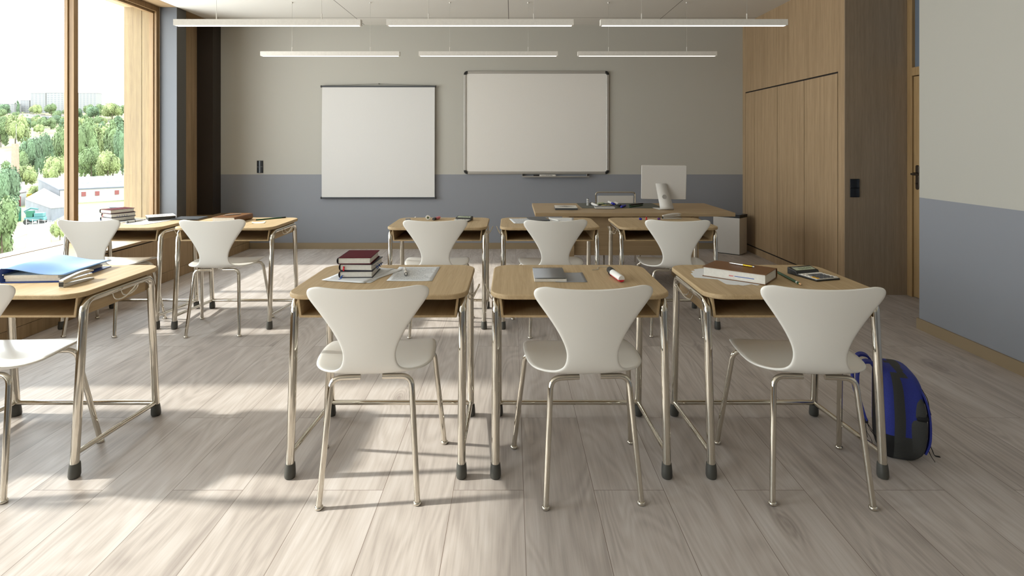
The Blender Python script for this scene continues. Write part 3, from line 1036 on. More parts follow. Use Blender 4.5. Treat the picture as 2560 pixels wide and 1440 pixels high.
for k, (dx, dy, a, lab) in enumerate(((.0, .0, -9, 'crumple-edged white sheet under the maroon topped book stack, lowest of the sheets'),
                                      (.015, .004, -24, 'white sheet jutting out to the side under the maroon topped book stack'),
                                      (-.018, -.004, -14, 'white sheet lying uppermost beneath the maroon topped book stack'))):
    sheet('paper_sheet', lab, 'paper', -.710 + dx, 2.706 + dy, ZD + .0009 * k, R(a), .21, .297, M['paper'], 'sheets under the book stack', seed=k)
book_stack(-.7235, 2.722, ZD + .001, R(0), ['dark book with white pages at the bottom of the stack, blue ribbon hanging out',
    'dark book in the middle of the near stack, with red tag and blue page markers',
    'maroon cloth covered book on top of the stack on the nearest row'], 'books stacked on the nearest desk', None)
sheet('written_sheet', 'single sheet of handwriting lying beside the maroon book stack', 'paper', -.466, 2.726, ZD, 0, .207, .296, M['written'])
PEN = [('pen_tip', 0, .10, (.35, .9), M['silver']), ('grip_ring', .10, .14, 1.06, M['black']), ('barrel', .14, .52, 1, M['white']), ('middle_ring', .52, .56, 1.06, M['black']), ('cap', .56, 1, (1, .85), M['white'])]
stick('ink_pen', 'white pen with dark rings lying on the handwritten sheet', 'pen', (-.496, 2.665, ZD + .0085), (-.529, 2.805, ZD + .0085), .0075, PEN)

# --- notebook desk
nb = thing('spiral_notebook', 'grey spiral notebook with a slightly lifted cover on the middle desk', 'notebook', (.174, 2.678, ZD), 0)
MB().box(-.0725, .0725, -.113, .11, 0, .013).build('pages', M['pages'], nb, bevel=.001)
MB().grid([[Vector((-.0735, y, .0135 + .004 * max(0, -y * 9) ** 2)), Vector((.0735, y, .0135 + .004 * max(0, -y * 9) ** 2))] for y in [-.115 + .0225 * k for k in range(11)]]).build('cover', M['greyboard'], nb, solid=.001)
wr = MB()
for k in range(22):
    x = -.069 + .138 * k / 21
    wr.tube([Vector((x, .112 + .0085 * math.cos(a_), .008 + .0095 * math.sin(a_))) for a_ in [R(q) for q in range(-170, 171, 34)]], .0009, 5)
wr.build('spiral_wire', M['bar'], nb)
sheet('note_pad_card', 'plain grey card half under the spiral notebook', 'card', .268, 2.652, ZD, 0, .143, .19, M['greyboard'], curl=.0015)
mbw = MB().tube([Vector(p) for p in crspline([(.395, 2.80, ZD + .002), (.425, 2.815, ZD + .002), (.43, 2.85, ZD + .002), (.445, 2.868, ZD + .0025), (.50, 2.865, ZD + .002)], 5)], .0012, 6)
tag(mbw.build('bent_wire', M['silver']), 'thin bent silver wire near the far edge of the middle desk', 'wire')
tb = thing('glue_tube', 'white and red tube with a knurled black cap lying on the middle desk', 'tube', (.482, 2.615, ZD + .0165), math.atan2(-.199, .029) + PI / 2)
cy = Matrix.Rotation(R(90), 4, 'X')
lb = bpy.data.materials.new('white tube with red stripe'); lb.use_nodes = True
_n = lb.node_tree; _b = _n.nodes['Principled BSDF']; _t = _n.nodes.new('ShaderNodeTexCoord'); _s = _n.nodes.new('ShaderNodeSeparateXYZ'); _g = _n.nodes.new('ShaderNodeMath'); _m = _n.nodes.new('ShaderNodeMix')
_m.data_type = 'RGBA'; _g.operation = 'LESS_THAN'; _g.inputs[1].default_value = -.0045
_n.links.new(_t.outputs['Object'], _s.inputs[0]); _n.links.new(_s.outputs['Z'], _g.inputs[0]); _n.links.new(_g.outputs[0], _m.inputs['Factor'])
_m.inputs['A'].default_value = lin('DDDBD6'); _m.inputs['B'].default_value = lin('C02030'); _n.links.new(_m.outputs['Result'], _b.inputs['Base Color']); _b.inputs['Roughness'].default_value = .35
MB().lathe([(0, -.07), (.0125, -.07), (.0155, -.066), (.016, .06), (.014, .066)], 24, M=cy).build('barrel', lb, tb)
MB().lathe([(0, -.0795), (.011, -.0795), (.013, -.076), (.0135, -.069), (0, -.069)], 24, M=cy).build('end_plug', M['palegreen'], tb).rotation_euler = (0, 0, 0)
MB().lathe([(.017, .06), (.0185, .066), (.0185, .074), (.015, .078), (0, .078)], 24, M=Matrix.Rotation(R(-90), 4, 'X') @ Matrix.Scale(1, 4)).build('collar', M['black'], tb)
kn = MB()
for (r0_, a0_) in ((.0145, 0),):
    ring_ = [[Vector(((r0_ + .0012 * (q % 2)) * math.cos(2 * PI * q / 28), yy, (r0_ + .0012 * (q % 2)) * math.sin(2 * PI * q / 28) + .004)) for q in range(28)] for yy in (.077, .106)]
    kn.loft(ring_)
kn.build('knurled_cap', M['black'], tb, smooth=0)

# --- brown book desk
torn = [(1736, 694), (1727, 684), (1733, 682), (1728, 678), (1738, 677), (1734, 674), (1748, 672), (1800, 668), (1930, 690), (1925, 706), (1905, 711), (1893, 714), (1880, 711), (1868, 713), (1858, 714.5), (1846, 712.5), (1838, 713), (1816, 711), (1794, 699), (1768, 697)]
tc_ = P(1830, 690, TOPZ)
tp = [(P(a, b, TOPZ) - tc_) for a, b in torn]
sheet('torn_paper', 'ragged edged sheet of white paper under the big brown book', 'paper', tc_.x, tc_.y, ZD, 0, 0, 0, M['paper'], outline=[(p.x, p.y) for p in tp][::-1])
def brown_book(loc, rz, label):
    return book('leather_book', label, 'book', loc, rz, .182, .283, .046, M['brown'], M['pages'], M['brown'], 'brown leather books',
        marks=[])
bb = brown_book((1.0615, 2.656, ZD + .001), R(-129), 'thick brown leather book with a gold and silver pen on top')
for (nm, m, ya, yb) in (('red_page_mark', M['red'], -.02, .0), ('blue_page_mark', M['ribbon'], .005, .09)):
    MB().box(.0855, .0868, ya, yb, .018, .0205).build(nm, m, bb)
stick('ballpoint_pen', 'silver and gold ballpoint pen lying on the big brown book', 'pen', (1.042, 2.728, ZD + .052), (1.124, 2.638, ZD + .052), .0045,
      [('pen_tip', 0, .10, (.3, .8), M['silver']), ('barrel', .10, .56, (.9, 1), M['silver']), ('gold_band', .56, .92, (1, .95), M['gold']), ('push_button', .92, 1, .6, M['silver'])])
def pencil(name, label, p0, p1, grp, r=.0055):
    """p0 is the sharpened end"""
    return stick(name, label, 'pencil', p0, p1, r, [('lead', 0, .018, (.10, .28), M['black']), ('sharpened_wood', .018, .085, (.28, .98), M['pencilwood']), ('barrel', .085, .93, 1, M['green']), ('white_band', .885, .905, 1.03, M['white']), ('painted_end', .93, 1, 1, M['black'])], grp, seg=6)
pz = ZD + .0055
stick('green_pencil', 'dark green pencil with sharpened tip lying beside the big brown book', 'pencil', (1.268, 2.487, pz), (1.277, 2.742, pz), .0058,
      [('lead', 0, .02, (.10, .3), M['black']), ('sharpened_wood', .02, .085, (.3, .98), M['pencilwood']), ('barrel', .085, 1, 1, M['green']), ('white_label', .16, .20, 1.03, M['white'])], 'green pencils', seg=6)

def calculator(label, loc, rz):
    t = thing('calculator', label, 'calculator', loc, rz, 'desk calculators')
    wd, ln = .134, .178
    side = [(-ln / 2, 0), (ln / 2, 0), (ln / 2, .032), (ln / 2 - .055, .021), (ln / 2 - .060, .0095), (-ln / 2, .0075)]
    MB().loft([[Vector((x, y, z)) for (y, z) in side] for x in (-wd / 2, wd / 2)]).build('body', M['black'], t, bevel=.003)
    MB().prism(rrect(-wd / 2 + .004, wd / 2 - .004, -ln / 2 + .003, ln / 2 - .062, .005), .0075, .0105).build('faceplate', M['white'], t)
    sl = math.atan2(.011, .055)
    Md = Matrix.Translation((0, ln / 2 - .0275, .0265)) @ Matrix.Rotation(sl, 4, 'X')
    MB().prism(rrect(-wd / 2 + .012, wd / 2 - .012, -.021, .010, .002), .0004, .0015, M=Md).build('display', M['lcd'], t)
    text('12345678', .019, M['lcdink'], t, Md @ Matrix.Translation((.004, -.006, .0017)), 'display_digits')
    MB().box(-wd / 2 + .014, -.015, .014, .018, .0004, .0012, rot=Md.to_3x3(), at=Md.translation).build('printed_strip', M['greyboard'], t)
    rows, cols = 5, 6
    for r_ in range(rows):
        for c_ in range(cols):
            m = M['white'] if c_ in (0, 5) or r_ == rows - 1 else M['keyg']
            if c_ == 0 and r_ in (0, 1): m = M['yellow']
            kx = -wd / 2 + .016 + c_ * (wd - .032) / (cols - 1)
            ky = -ln / 2 + .014 + r_ * .0205
            MB().prism(rrect(kx - .0078, kx + .0078, ky - .0066, ky + .0066, .002, 3), .0105, .0135).build('key', m, t, bevel=.0008, seg=1)
    return t
calculator('calculator with green display and yellow keys beside the big brown book', (1.413, 2.67, ZD), R(17))
calculator('small calculator half hidden behind the chair back on the second-row desk', (-.405, 4.60, ZD), R(-14))

# --- binder desk
bd = thing('ring_binder', 'bright blue ring binder full of paper lying by the window aisle', 'binder', (-2.165, 2.708, ZD), R(4.5))
W_, L_, T_ = .262, .325, .068
MB().box(-W_ / 2, W_ / 2 + .018, -L_ / 2, L_ / 2, 0, .003).build('back_board', M['bluedark'], bd, bevel=.001)
sp = [(-W_ / 2 + .006, T_ - .003), (-W_ / 2 - .001, T_ - .008), (-W_ / 2 - .003, .03), (-W_ / 2 - .001, .006), (-W_ / 2 + .006, .0015)]
MB().grid([[Vector((x, y, z)) for y in (-L_ / 2, L_ / 2)] for (x, z) in fillet([(a_, b_, 0) for a_, b_ in sp], .004, 3) for x, z in [(x, z)]] if False else [[Vector((x, -L_ / 2, z)), Vector((x, L_ / 2, z))] for (x, z) in sp]).build('spine', M['bluedark'], bd, solid=.003)
rows = []
for k in range(13):
    u = k / 12
    x = -W_ / 2 + .004 + u * (W_ + .014)
    z = T_ - .002 - .040 * math.sin(min(1, u * 1.25) * PI / 2) ** 2 * .75 - .002 * u
    rows.append([Vector((x, -L_ / 2, z)), Vector((x, 0, z + .001)), Vector((x, L_ / 2, z))])
MB().grid(rows).build('front_board', M['bluebind'], bd, solid=.0028)
MB().box(-W_ / 2 + .014, W_ / 2 - .018, -L_ / 2 + .012, L_ / 2 - .012, .0045, .0165).build('paper_block', M['pages'], bd)
MB().box(-W_ / 2 + .010, W_ / 2 - .024, -L_ / 2 + .010, L_ / 2 - .012, .0185, .0325).build('paper_block', M['pages'], bd)
MB().box(-W_ / 2 + .012, W_ / 2 - .012, -L_ / 2 + .011, L_ / 2 - .02, .0168, .0182).build('divider_sheet', M['white'], bd)
for yy in (-.07, .07):
    MB().tube(fillet([(-W_ / 2 + .01, yy, .004), (-W_ / 2 + .01, yy, .042), (-W_ / 2 + .045, yy, .038), (-W_ / 2 + .045, yy, .004)], .015), .0018, 8).build('ring', M['chrome'], bd)
MB().tube([(-W_ / 2 + .008, -L_ / 2 + .006, .036), (-W_ / 2 + .008, L_ / 2 - .02, .036)], .003, 8).build('ring_bar', M['silver'], bd)

def stapler(label, loc, rz, m, k=1.0):
    t = thing('stapler', label, 'stapler', loc, rz, 'staplers')
    wd = .0105 * k
    base = [(-.085, 0), (.085, 0), (.085, .006), (.05, .009), (-.085, .014)]
    MB().loft([[Vector((x, y * k, z * k)) for (y, z) in base] for x in (-wd, wd)]).build('base', m, t, bevel=.001)
    mg = [(-.08, .014), (.078, .020), (.078, .028), (-.08, .026)]
    MB().loft([[Vector((x, y * k, z * k)) for (y, z) in mg] for x in (-wd * .7, wd * .7)]).build('magazine', M['silver'], t, bevel=.001)
    arc = [(-.085, .024), (.02, .034), (.080, .036), (.086, .040), (.06, .048), (.01, .047), (-.04, .040), (-.085, .032)]
    MB().loft([[Vector((x, y * k, z * k)) for (y, z) in arc] for x in (-wd, wd)]).build('arm', m, t, bevel=.002)
    MB().tube([(0, .06 * k, .026 * k), (0, .06 * k, .040 * k)], .002, 8).build('guide_pin', M['silver'], t)
    MB().box(-wd * .95, wd * .95, -.0865 * k, -.085 * k, .004 * k, .022 * k).build('end_plate', M['black'], t)
    return t
stapler('silver stapler standing beside the blue ring binder', (-1.945, 2.545, ZD), R(-3), M['white'])
stapler('pale grey stapler on the second-row desk below the computer', (1.33, 4.735, ZD), R(-75), M['mac'], 1.0)

# --- window desk (second row)
sheet('paper_sheet', 'white sheet under the book stack on the desk nearest the window', 'paper', -3.16, 4.60, ZD, R(-20), .21, .297, M['paper'], 'sheets on the window desk')
sheet('paper_sheet', 'sunlit white sheet with a dark pen across it on the desk nearest the window', 'paper', -2.905, 4.54, ZD, R(-12), .21, .297, M['written'], 'sheets on the window desk')
book_stack(-3.215, 4.645, ZD + .001, R(-28) , ['lowest book of the sunlit stack on the desk nearest the window',
    'middle book of the sunlit stack on the desk nearest the window, red ribbon at spine',
    'maroon book on top of the sunlit stack by the window'], 'books stacked on the window desk', None)
stick('ink_pen', 'dark ringed pen lying on the sunlit sheet by the window', 'pen', P(313, 556.5, ZD + .008), P(356, 549.5, ZD + .008), .0075, PEN)
wbk = thing('white_cover_book', 'white covered book with dark print at the far end of the window desk', 'book', (-2.905, 4.705, ZD), R(38))
MB().box(-.095, .095, -.085, .085, .003, .030).build('pages', M['dark'], wbk, bevel=.001)
MB().box(-.1, .1, -.09, .09, .030, .0335).box(-.1, .1, -.09, .09, 0, .003).build('cover', M['white'], wbk, bevel=.001)
mk = MB()
for k in range(11):
    mk.box(-.062 + k * .012, -.055 + k * .012, -.012 - .025 * (1 - abs(k - 5) / 6), .012 + .025 * (1 - abs(k - 5) / 6), .0335, .0338)
mk.build('cover_print', M['dark'], wbk)
tag(MB().box(-.11, .11, -.085, .085, 0, .010).build('slate_folder', M['bar'], None, bevel=.002, loc=(-2.690, 4.745, ZD), rz=R(4)), 'thin slate grey folder at the far corner of the window desk', 'folder')

# --- leather book desk (second row)
brown_book((-2.262, 4.605, ZD + .001), R(177), 'brown leather book glowing in sunlight with a silver pen on it')
stick('ballpoint_pen', 'thin silver pen lying on the sunlit brown leather book', 'pen', (-2.31, 4.557, ZD + .052), (-2.215, 4.655, ZD + .052), .0045,
      [('pen_tip', 0, .10, (.3, .8), M['silver']), ('barrel', .10, .92, 1, M['silver']), ('push_button', .92, 1, .6, M['silver'])])
stick('green_pencil', 'long green pencil beside the sunlit leather book, dark painted end to the aisle', 'pencil', (-2.10, 4.61, pz), (-1.905, 4.80, pz), .0058,
      [('lead', 0, .02, (.10, .3), M['black']), ('sharpened_wood', .02, .085, (.3, .98), M['pencilwood']), ('barrel', .085, .86, 1, M['green']), ('dark_end', .86, .98, 1.02, M['black']), ('end_ferrule', .98, 1, .9, M['silver'])], 'green pencils', seg=6)
sheet('sticky_note', 'small pale yellow note with curling edge in front of the green pencil', 'note', -2.005, 4.50, ZD, R(18), .10, .085, mat('pale yellow note', 'EFE6C2', .8), curl=.010)

# --- eraser desk (second row)
tag(MB().box(-.02, .02, -.0105, .0105, 0, .012).build('eraser', M['greyboard'], None, bevel=.002, loc=(-.853, 4.665, ZD), rz=R(5)), 'small grey eraser on the second-row desk beside the chair back', 'eraser')
tag(MB().lathe([(0, 0), (.004, .001), (.006, .006), (.004, .011), (0, .012)], 14).build('paper_ball', M['white'], None, loc=(-.812, 4.79, ZD)), 'tiny white ball near the far edge of the eraser desk', 'ball')
ft = thing('white_tape_roll', 'white rounded tape roll standing on the eraser desk', 'tape', (-.690, 4.67, ZD + .019), R(12))
MB().lathe([(.019, -.009), (.019, .009), (.010, .009), (.010, -.009), (.019, -.009)], 24, M=Matrix.Rotation(R(90), 4, 'X')).build('tape', M['white'], ft, smooth=40)
MB().lathe([(.0098, -.0085), (.0098, .0085), (.0085, .0085), (.0085, -.0085), (.0098, -.0085)], 20, M=Matrix.Rotation(R(90), 4, 'X')).build('core', M['palegreen'], ft, smooth=40)
stick('pink_highlighter', 'stubby pink and black highlighter lying behind the chair on the eraser desk', 'marker', (-.640, 4.63, ZD + .0115), (-.600, 4.75, ZD + .0115), .0115,
      [('cap', 0, .30, .95, M['black']), ('barrel', .30, .85, 1, M['pink']), ('end_plug', .85, 1, (.9, .5), M['pink'])])

# --- papers desk (second row)
sheet('paper_sheet', 'white sheet partly under the dark notebook on the second-row desk', 'paper', .10, 4.61, ZD, R(8), .21, .297, M['written'], 'sheets before the teacher desk')
sheet('paper_sheet', 'white sheet under a pen on the second-row desk before the teacher desk', 'paper', .40, 4.66, ZD, R(-6), .21, .297, M['paper'], 'sheets before the teacher desk')
tag(MB().box(-.075, .075, -.105, .105, 0, .009).build('dark_notebook', M['bar'], None, bevel=.002, loc=(.215, 4.68, ZD + .0012), rz=R(10)), 'thin dark grey notebook on the second-row papers', 'notebook')
stick('ballpoint_pen', 'white pen lying on the sheets before the teacher desk', 'pen', P(1371, 547, ZD + .006), P(1398, 551.5, ZD + .006), .005,
      [('pen_tip', 0, .10, (.3, .8), M['black']), ('barrel', .10, .92, 1, M['white']), ('push_button', .92, 1, .6, M['silver'])])

# --- pins desk (second row)
def pin(label, loc, m, tilt):
    t = thing('push_pin', label, 'push pin', loc, 0, 'push pins')
    t.rotation_euler = (tilt, 0, R(20))
    MB().lathe([(0, 0), (.0095, 0), (.0095, .003), (.005, .006), (.005, .014), (.008, .017), (.008, .020), (0, .020)], 16).build('head', m, t)
    MB().tube([(0, 0, .020), (0, 0, .032)], .0008, 6).build('needle', M['silver'], t)
    return t
pin('blue push pin lying on the second-row desk below the computer', P(1600, 547, ZD + .009), M['bluep'], R(90))
tag(pin('red push pin standing on the second-row desk below the computer', P(1616, 549, ZD), M['red'], 0), None)
pin('small purple push pin further along the same desk as the red one', P(1646, 547, ZD + .008), mat('purple plastic', '5A2E78', .4), R(80))

# --- teacher desk
TD = TZ + .0004
tag(MB().prism(rrect(-.40, .40, -.235, .235, .012), 0, .003).build('cutting_mat', M['mat'], None, loc=(1.09, 5.845, TD)), 'large dark green cutting mat on the teacher desk', 'desk mat')
tl = thing('picture_block', 'flat grey desk block with a dark striped diamond print on the teacher desk', 'picture', (.525, 5.56, TD), R(-2))
MB().box(-.108, .108, -.105, .105, 0, .018).build('base', M['bar'], tl, bevel=.002)
MB().box(-.106, .106, -.103, .103, .018, .024).build('top_plate', M['white'], tl, bevel=.001)
mk = MB()
for k in range(17):
    hh_ = .060 * (1 - abs(k - 8) / 9.0)
    mk.box(-.084 + k * .010, -.078 + k * .010, -hh_, hh_, .024, .0244)
mk.build('diamond_print', M['dark'], tl)
gnb = thing('grey_notebook', 'light grey closed notebook at the near edge of the cutting mat', 'notebook', (.905, 5.60, TD + .003), R(-3))
MB().box(-.09, .10, -.06, .06, .002, .014).build('pages', M['pages'], gnb, bevel=.002)
MB().box(-.093, .10, -.062, .062, .014, .016).box(-.093, .10, -.062, .062, 0, .002).build('cover', M['greyboard'], gnb, bevel=.001)
TM = TD + .003
rs = thing('ring_stack', 'small upright white and dark banded tube on the cutting mat', 'tube', (.78, 5.86, TM))
for k in range(4):
    MB().lathe([(0, k * .018), (.011, k * .018), (.011, k * .018 + .011), (0, k * .018 + .011)], 16).build('white_ring', M['white'], rs)
    MB().lathe([(0, k * .018 + .011), (.009, k * .018 + .011), (.009, k * .018 + .018), (0, k * .018 + .018)], 16).build('dark_ring', M['keyg'], rs)
def mk_(label, a, b, r_, secs, cat='marker', nm='marker', grp='pens and markers on the cutting mat', z=0.0):
    return stick(nm, label, cat, P(a[0], a[1], TM + r_ + z), P(b[0], b[1], TM + r_ + z), r_, secs, grp)
def MK(capm, bodym, capf=.3):
    return [('cap', 0, capf, .97, capm), ('barrel', capf, .95, 1, bodym), ('end_plug', .95, 1, (.9, .6), bodym)]
mk_('white and pink marker with a dark cap at the left of the marker pile', (1477, 508), (1494, 515), .014, MK(M['black'], M['white'], .2))
mk_('pale green translucent tube lying next to the pink marker', (1494, 509.5), (1508, 508.5), .013, MK(M['palegreen'], M['palegreen']))
mk_('white marker with a dark blue cap at the far side of the mat', (1535, 510), (1521, 504.5), .012, MK(M['bluep'], M['white'], .35), z=.006)
mk_('white marker with a black cap beside the blue one on the mat', (1551, 514), (1537, 506.5), .013, MK(M['black'], M['white'], .35))
mk_('all blue marker at the right end of the marker pile', (1563, 513.5), (1553, 517), .011, MK(M['bluep'], M['bluep']))
mk_('pale yellow pencil lying across the mat in the marker pile', (1504, 513.5), (1516, 513), .006, MK(M['pencilyellow'], M['pencilyellow'], .1), 'pencil', 'yellow_pencil')
mk_('orange yellow pencil on the mat pointing to the computer', (1518, 514), (1533, 511.5), .006, MK(M['yellow'], M['pencilyellow'], .1), 'pencil', 'yellow_pencil')
mk_('green pencil lying slantwise across the yellow ones', (1509, 507.5), (1520, 514.5), .006, MK(M['green'], M['green'], .1), 'pencil', 'green_crayon')
mk_('black pen at the near edge of the cutting mat', (1512, 516), (1531, 518.5), .005, MK(M['black'], M['black'], .1), 'pen', 'black_pen')
mk_('dark green pen pointing to the computer, farther of two', (1573, 512.5), (1608, 508.5), .006, MK(M['green'], M['black'], .1), 'pen', 'dark_pen')
mk_('dark green pen pointing to the computer, nearer of two', (1574, 517), (1607, 512.5), .006, MK(M['green'], M['green'], .1), 'pen', 'dark_pen')

# ------------------------------------------------------------------ backpack beside the near desk
bp = thing('school_backpack', 'blue and charcoal backpack standing on the floor beside the desk leg', 'backpack', (1.734, 2.568, 0), R(-19))
bp.scale = (.68, .72, .91)
def bp_ring(z, x0, x1, hy, n=32, e=4.2, cy=0.0):
    cx, hx = (x0 + x1) / 2, (x1 - x0) / 2
    out = []
    for k in range(n):
        a = 2 * PI * k / n
        c, s2 = math.cos(a), math.sin(a)
        out.append(Vector((cx + hx * math.copysign(abs(c) ** (2 / e), c), cy + hy * math.copysign(abs(s2) ** (2 / e), s2), z)))
    return out
prof = [(.0, -.085, .070, .105), (.008, -.105, .095, .125), (.05, -.118, .132, .140), (.12, -.122, .142, .148), (.20, -.122, .145, .150), (.28, -.122, .134, .146),
        (.34, -.122, .122, .142), (.385, -.121, .098, .132), (.415, -.116, .062, .112), (.430, -.100, .015, .07), (.434, -.075, -.02, .02)]
MBb = MB()
MBb.loft([bp_ring(*p) for p in [(a, b, c, d) for a, b, c, d in crspline(prof, 3)]])
body = MBb.build('main_bag', [M['bpblue'], M['bpgrey'], M['bpblack']], bp, smooth=180)
for p in body.data.polygons:
    c = p.center
    front = c.x + .10 * (c.z - .2)
    if c.z < .035 or (c.z < .115 and c.x > -.06 + .3 * (c.z - .05) and c.x < .05 and False):
        p.material_index = 1
    if c.x < -.1205:
        p.material_index = 2
    elif abs(c.x - (-.012 + .008 * math.sin((c.z - .05) * 13))) < .028 and c.z > .11:
        p.material_index = 1
    elif c.z < .11 and c.x < -.02 - (.11 - c.z) * .3:
        p.material_index = 2
    elif c.z < .12:
        p.material_index = 1
fp = [(.012, .0, .100, .118), (.05, .02, .130, .140), (.13, .02, .146, .153), (.19, .02, .145, .155), (.215, .03, .136, .146)]
MB().loft([bp_ring(*p) for p in crspline(fp, 3)]).build('front_pocket', M['bpgrey'], bp, smooth=180)
fp2 = [(.222, .045, .138, .152), (.26, .05, .134, .150), (.30, .06, .116, .140), (.335, .06, .09, .115)]
MB().loft([bp_ring(*p) for p in crspline(fp2, 3)]).build('upper_pocket', M['bpgrey'], bp, smooth=180)
MB().loft([bp_ring(z, .055, x1, h) for z, x1, h in ((.206, .142, .152), (.216, .147, .157), (.228, .143, .154))]).build('pocket_trim', M['bpblack'], bp, smooth=180)
def strap(pts, w_, name, m, th=.006, parent=bp):
    q = crspline(pts, 6)
    rows = []
    for i, p in enumerate(q):
        rows.append([Vector((p[0], p[1] - w_ / 2, p[2])), Vector((p[0], p[1] + w_ / 2, p[2]))])
    return MB().grid(rows).build(name, m, parent, solid=th, bevel=.0015, smooth=60)
for yy, k in ((-.065, 0), (.065, 1)):
    o = strap([(-.118, yy, .385), (-.150, yy, .435), (-.205, yy, .438), (-.238, yy, .385), (-.236, yy, .29), (-.208, yy, .20), (-.190, yy, .155)], .055, 'shoulder_strap', M['bpblue'], .011)
    MB().box(-.201, -.181, yy - .018, yy + .018, .140, .158).build('buckle', M['bpblack'], o, bevel=.002)
    strap([(-.190, yy, .15), (-.168, yy, .11), (-.135, yy, .075), (-.118, yy, .055)], .020, 'lower_webbing', M['bpblack'], .003)
    strap([(-.191, yy, .145), (-.188, yy, .10), (-.160, yy, .06), (-.150, yy, .02)], .012, 'loose_webbing', M['bpblack'], .002)
strap([(-.112, .0, .415), (-.122, .0, .455), (-.118, .0, .490), (-.106, .0, .455), (-.10, .0, .425)], .024, 'grab_handle', M['bpblack'], .004)
for yy in (-.112, .112):
    strap([(.06, yy * .8, .375), (.105, yy * .85, .335), (.138, yy * .9, .26), (.150, yy, .20)], .018, 'side_zip_band', M['bpblack'], .003)
strap([(.110, -.09, .350), (.145, -.09, .30), (.156, -.09, .255), (.166, -.09, .225)], .010, 'zip_pull', M['bpblack'], .003)
strap([(.150, -.08, .10), (.172, -.085, .06), (.185, -.09, .035), (.215, -.09, .032)], .016, 'compression_strap', M['bpblack'], .003)
strap([(.155, -.085, .05), (.165, -.09, .03), (.185, -.095, .006)], .014, 'strap_end', M['bpblack'], .003)

for yy, nm in ((-.102, 'blue_edge_panel'), (.102, 'blue_edge_panel')):
    strap([(.060, yy * .9, .380), (.108, yy * 1.05, .335), (.138, yy * 1.1, .27), (.152, yy * 1.12, .19), (.150, yy * 1.10, .10), (.128, yy, .04)], .030, nm, M['bpblue'], .012)

#@@OUTSIDE
# ------------------------------------------------------------------ the town outside, four floors below
M['grass'] = mat('dry lawn', '6E7048', 0.95, var=.35, vscale=.12)
M['concrete'] = mat('light grey concrete', '8C8880', 0.9, var=.06, vscale=.5)  # the concrete's own light grey, slightly mottled
M['plaster'] = mat('off white plaster', '8E8B86', 0.9)
M['tarroof'] = mat('grey felt roof', '55585E', 0.9, var=.08, vscale=.3)
M['brownroof'] = mat('brown tin roof', '5A504A', 0.9)
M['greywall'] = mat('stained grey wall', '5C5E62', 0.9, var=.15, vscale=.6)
M['redpaint'] = mat('faded red paint', '6E3A36', 0.8)
M['teal'] = mat('teal machine paint', '3E6A6A', 0.5)
M['tankgreen'] = mat('green tank paint', '1F5A44', 0.6)
M['brick'] = mat('pale brick', '8A6A5A', 0.9, var=.15, vscale=2)
M['bark'] = mat('bark', '40352A', 0.95)
M['lake'] = mat('pond water', '5B6670', 0.15)
M['blockwall'] = mat('far concrete block', '747270', 0.9)
M['farglass'] = mat('far window bands', '5C5E60', 0.6)
M['yellowp'] = mat('yellow machine paint', 'A08A20', 0.6)
M['leafA'] = mat('leaves mid green', '55653C', 0.8, var=.4, vscale=.8)
M['leafB'] = mat('leaves blue green', '4A5E40', 0.8, var=.4, vscale=.8)
M['leafC'] = mat('leaves yellow green', '6E7848', 0.8, var=.4, vscale=.8)

GT = [(20, -12), (520, -12), (640, 2), (760, 22), (900, 44), (1050, 60), (1800, 66)]
def gz(Y):
    for (a, za), (b, zb) in zip(GT[:-1], GT[1:]):
        if Y <= b:
            t_ = max(0, (Y - a) / (b - a))
            return za + (zb - za) * (t_ * t_ * (3 - 2 * t_))
    return GT[-1][1]
rows = []
Ys = [20 + 16 * k for k in range(112)]
for Y in Ys:
    rows.append([Vector((-Y * (.35 + .075 * k), Y, gz(Y) + (.0 if Y < 160 else 2.2 * (noise.noise(Vector((Y * .012, k * .5, 0))))) * (1 if Y > 420 else .15))) for k in range(13)])
tag(MB().grid(rows).build('ground_outside', M['grass'], smooth=180), kind='structure')

def G(px, py):
    """point of the terrain seen at photo pixel"""
    lo, hi = 25.0, 1100.0
    fn = lambda Y: VY + F * (CAMZ - gz(Y)) / Y - py
    for _ in range(60):
        mid = (lo + hi) / 2
        if fn(mid) > 0: lo = mid
        else: hi = mid
    Y = (lo + hi) / 2
    return Vector(((px - VX) * Y / F, Y, gz(Y)))
def zat(Y, py):
    return CAMZ - (py - VY) * Y / F

def strip(name, pts, m, z):
    """flat ground patch from photo pixels"""
    c = [G(*p) for p in pts]
    mb = MB().quad([Vector((p.x, p.y, p.z + z)) for p in c])
    return tag(mb.build(name, m, smooth=0), kind='structure')
strip('path_outside', [(60, 660), (128, 660), (126, 553), (72, 553)], M['concrete'], .05)
strip('yard_outside', [(28, 600), (135, 560), (260, 520), (96, 498)], M['concrete'], .03)
strip('pond', [(-60, 412), (30, 412), (34, 398), (-60, 398)], M['lake'], .3)
strip('road_outside', [(60, 352), (160, 343), (160, 339), (60, 347)], M['concrete'], .6)

def prism_bld(name, label, cat, foot, tops, wallm, roofm, group=None, over=.3):
    """foot: corners on the ground (world xy, z), tops: height of each corner"""
    o = thing(name, label, cat, foot[0], 0, group)
    b = foot[0]
    base = [p - b - Vector((0, 0, .5)) for p in foot]
    top = [Vector((p.x - b.x, p.y - b.y, t_ - b.z)) for p, t_ in zip(foot, tops)]
    MB().loft([base, top]).build('wall', wallm, o, smooth=0)
    cc = sum(top, Vector()) / len(top)
    r0 = [cc + (p - cc) * 1.02 + Vector((0, 0, .02)) for p in top]
    r1 = [p + Vector((0, 0, .25)) for p in r0]
    MB().loft([r0, r1]).build('roof', roofm, o, smooth=0)
    return o, b
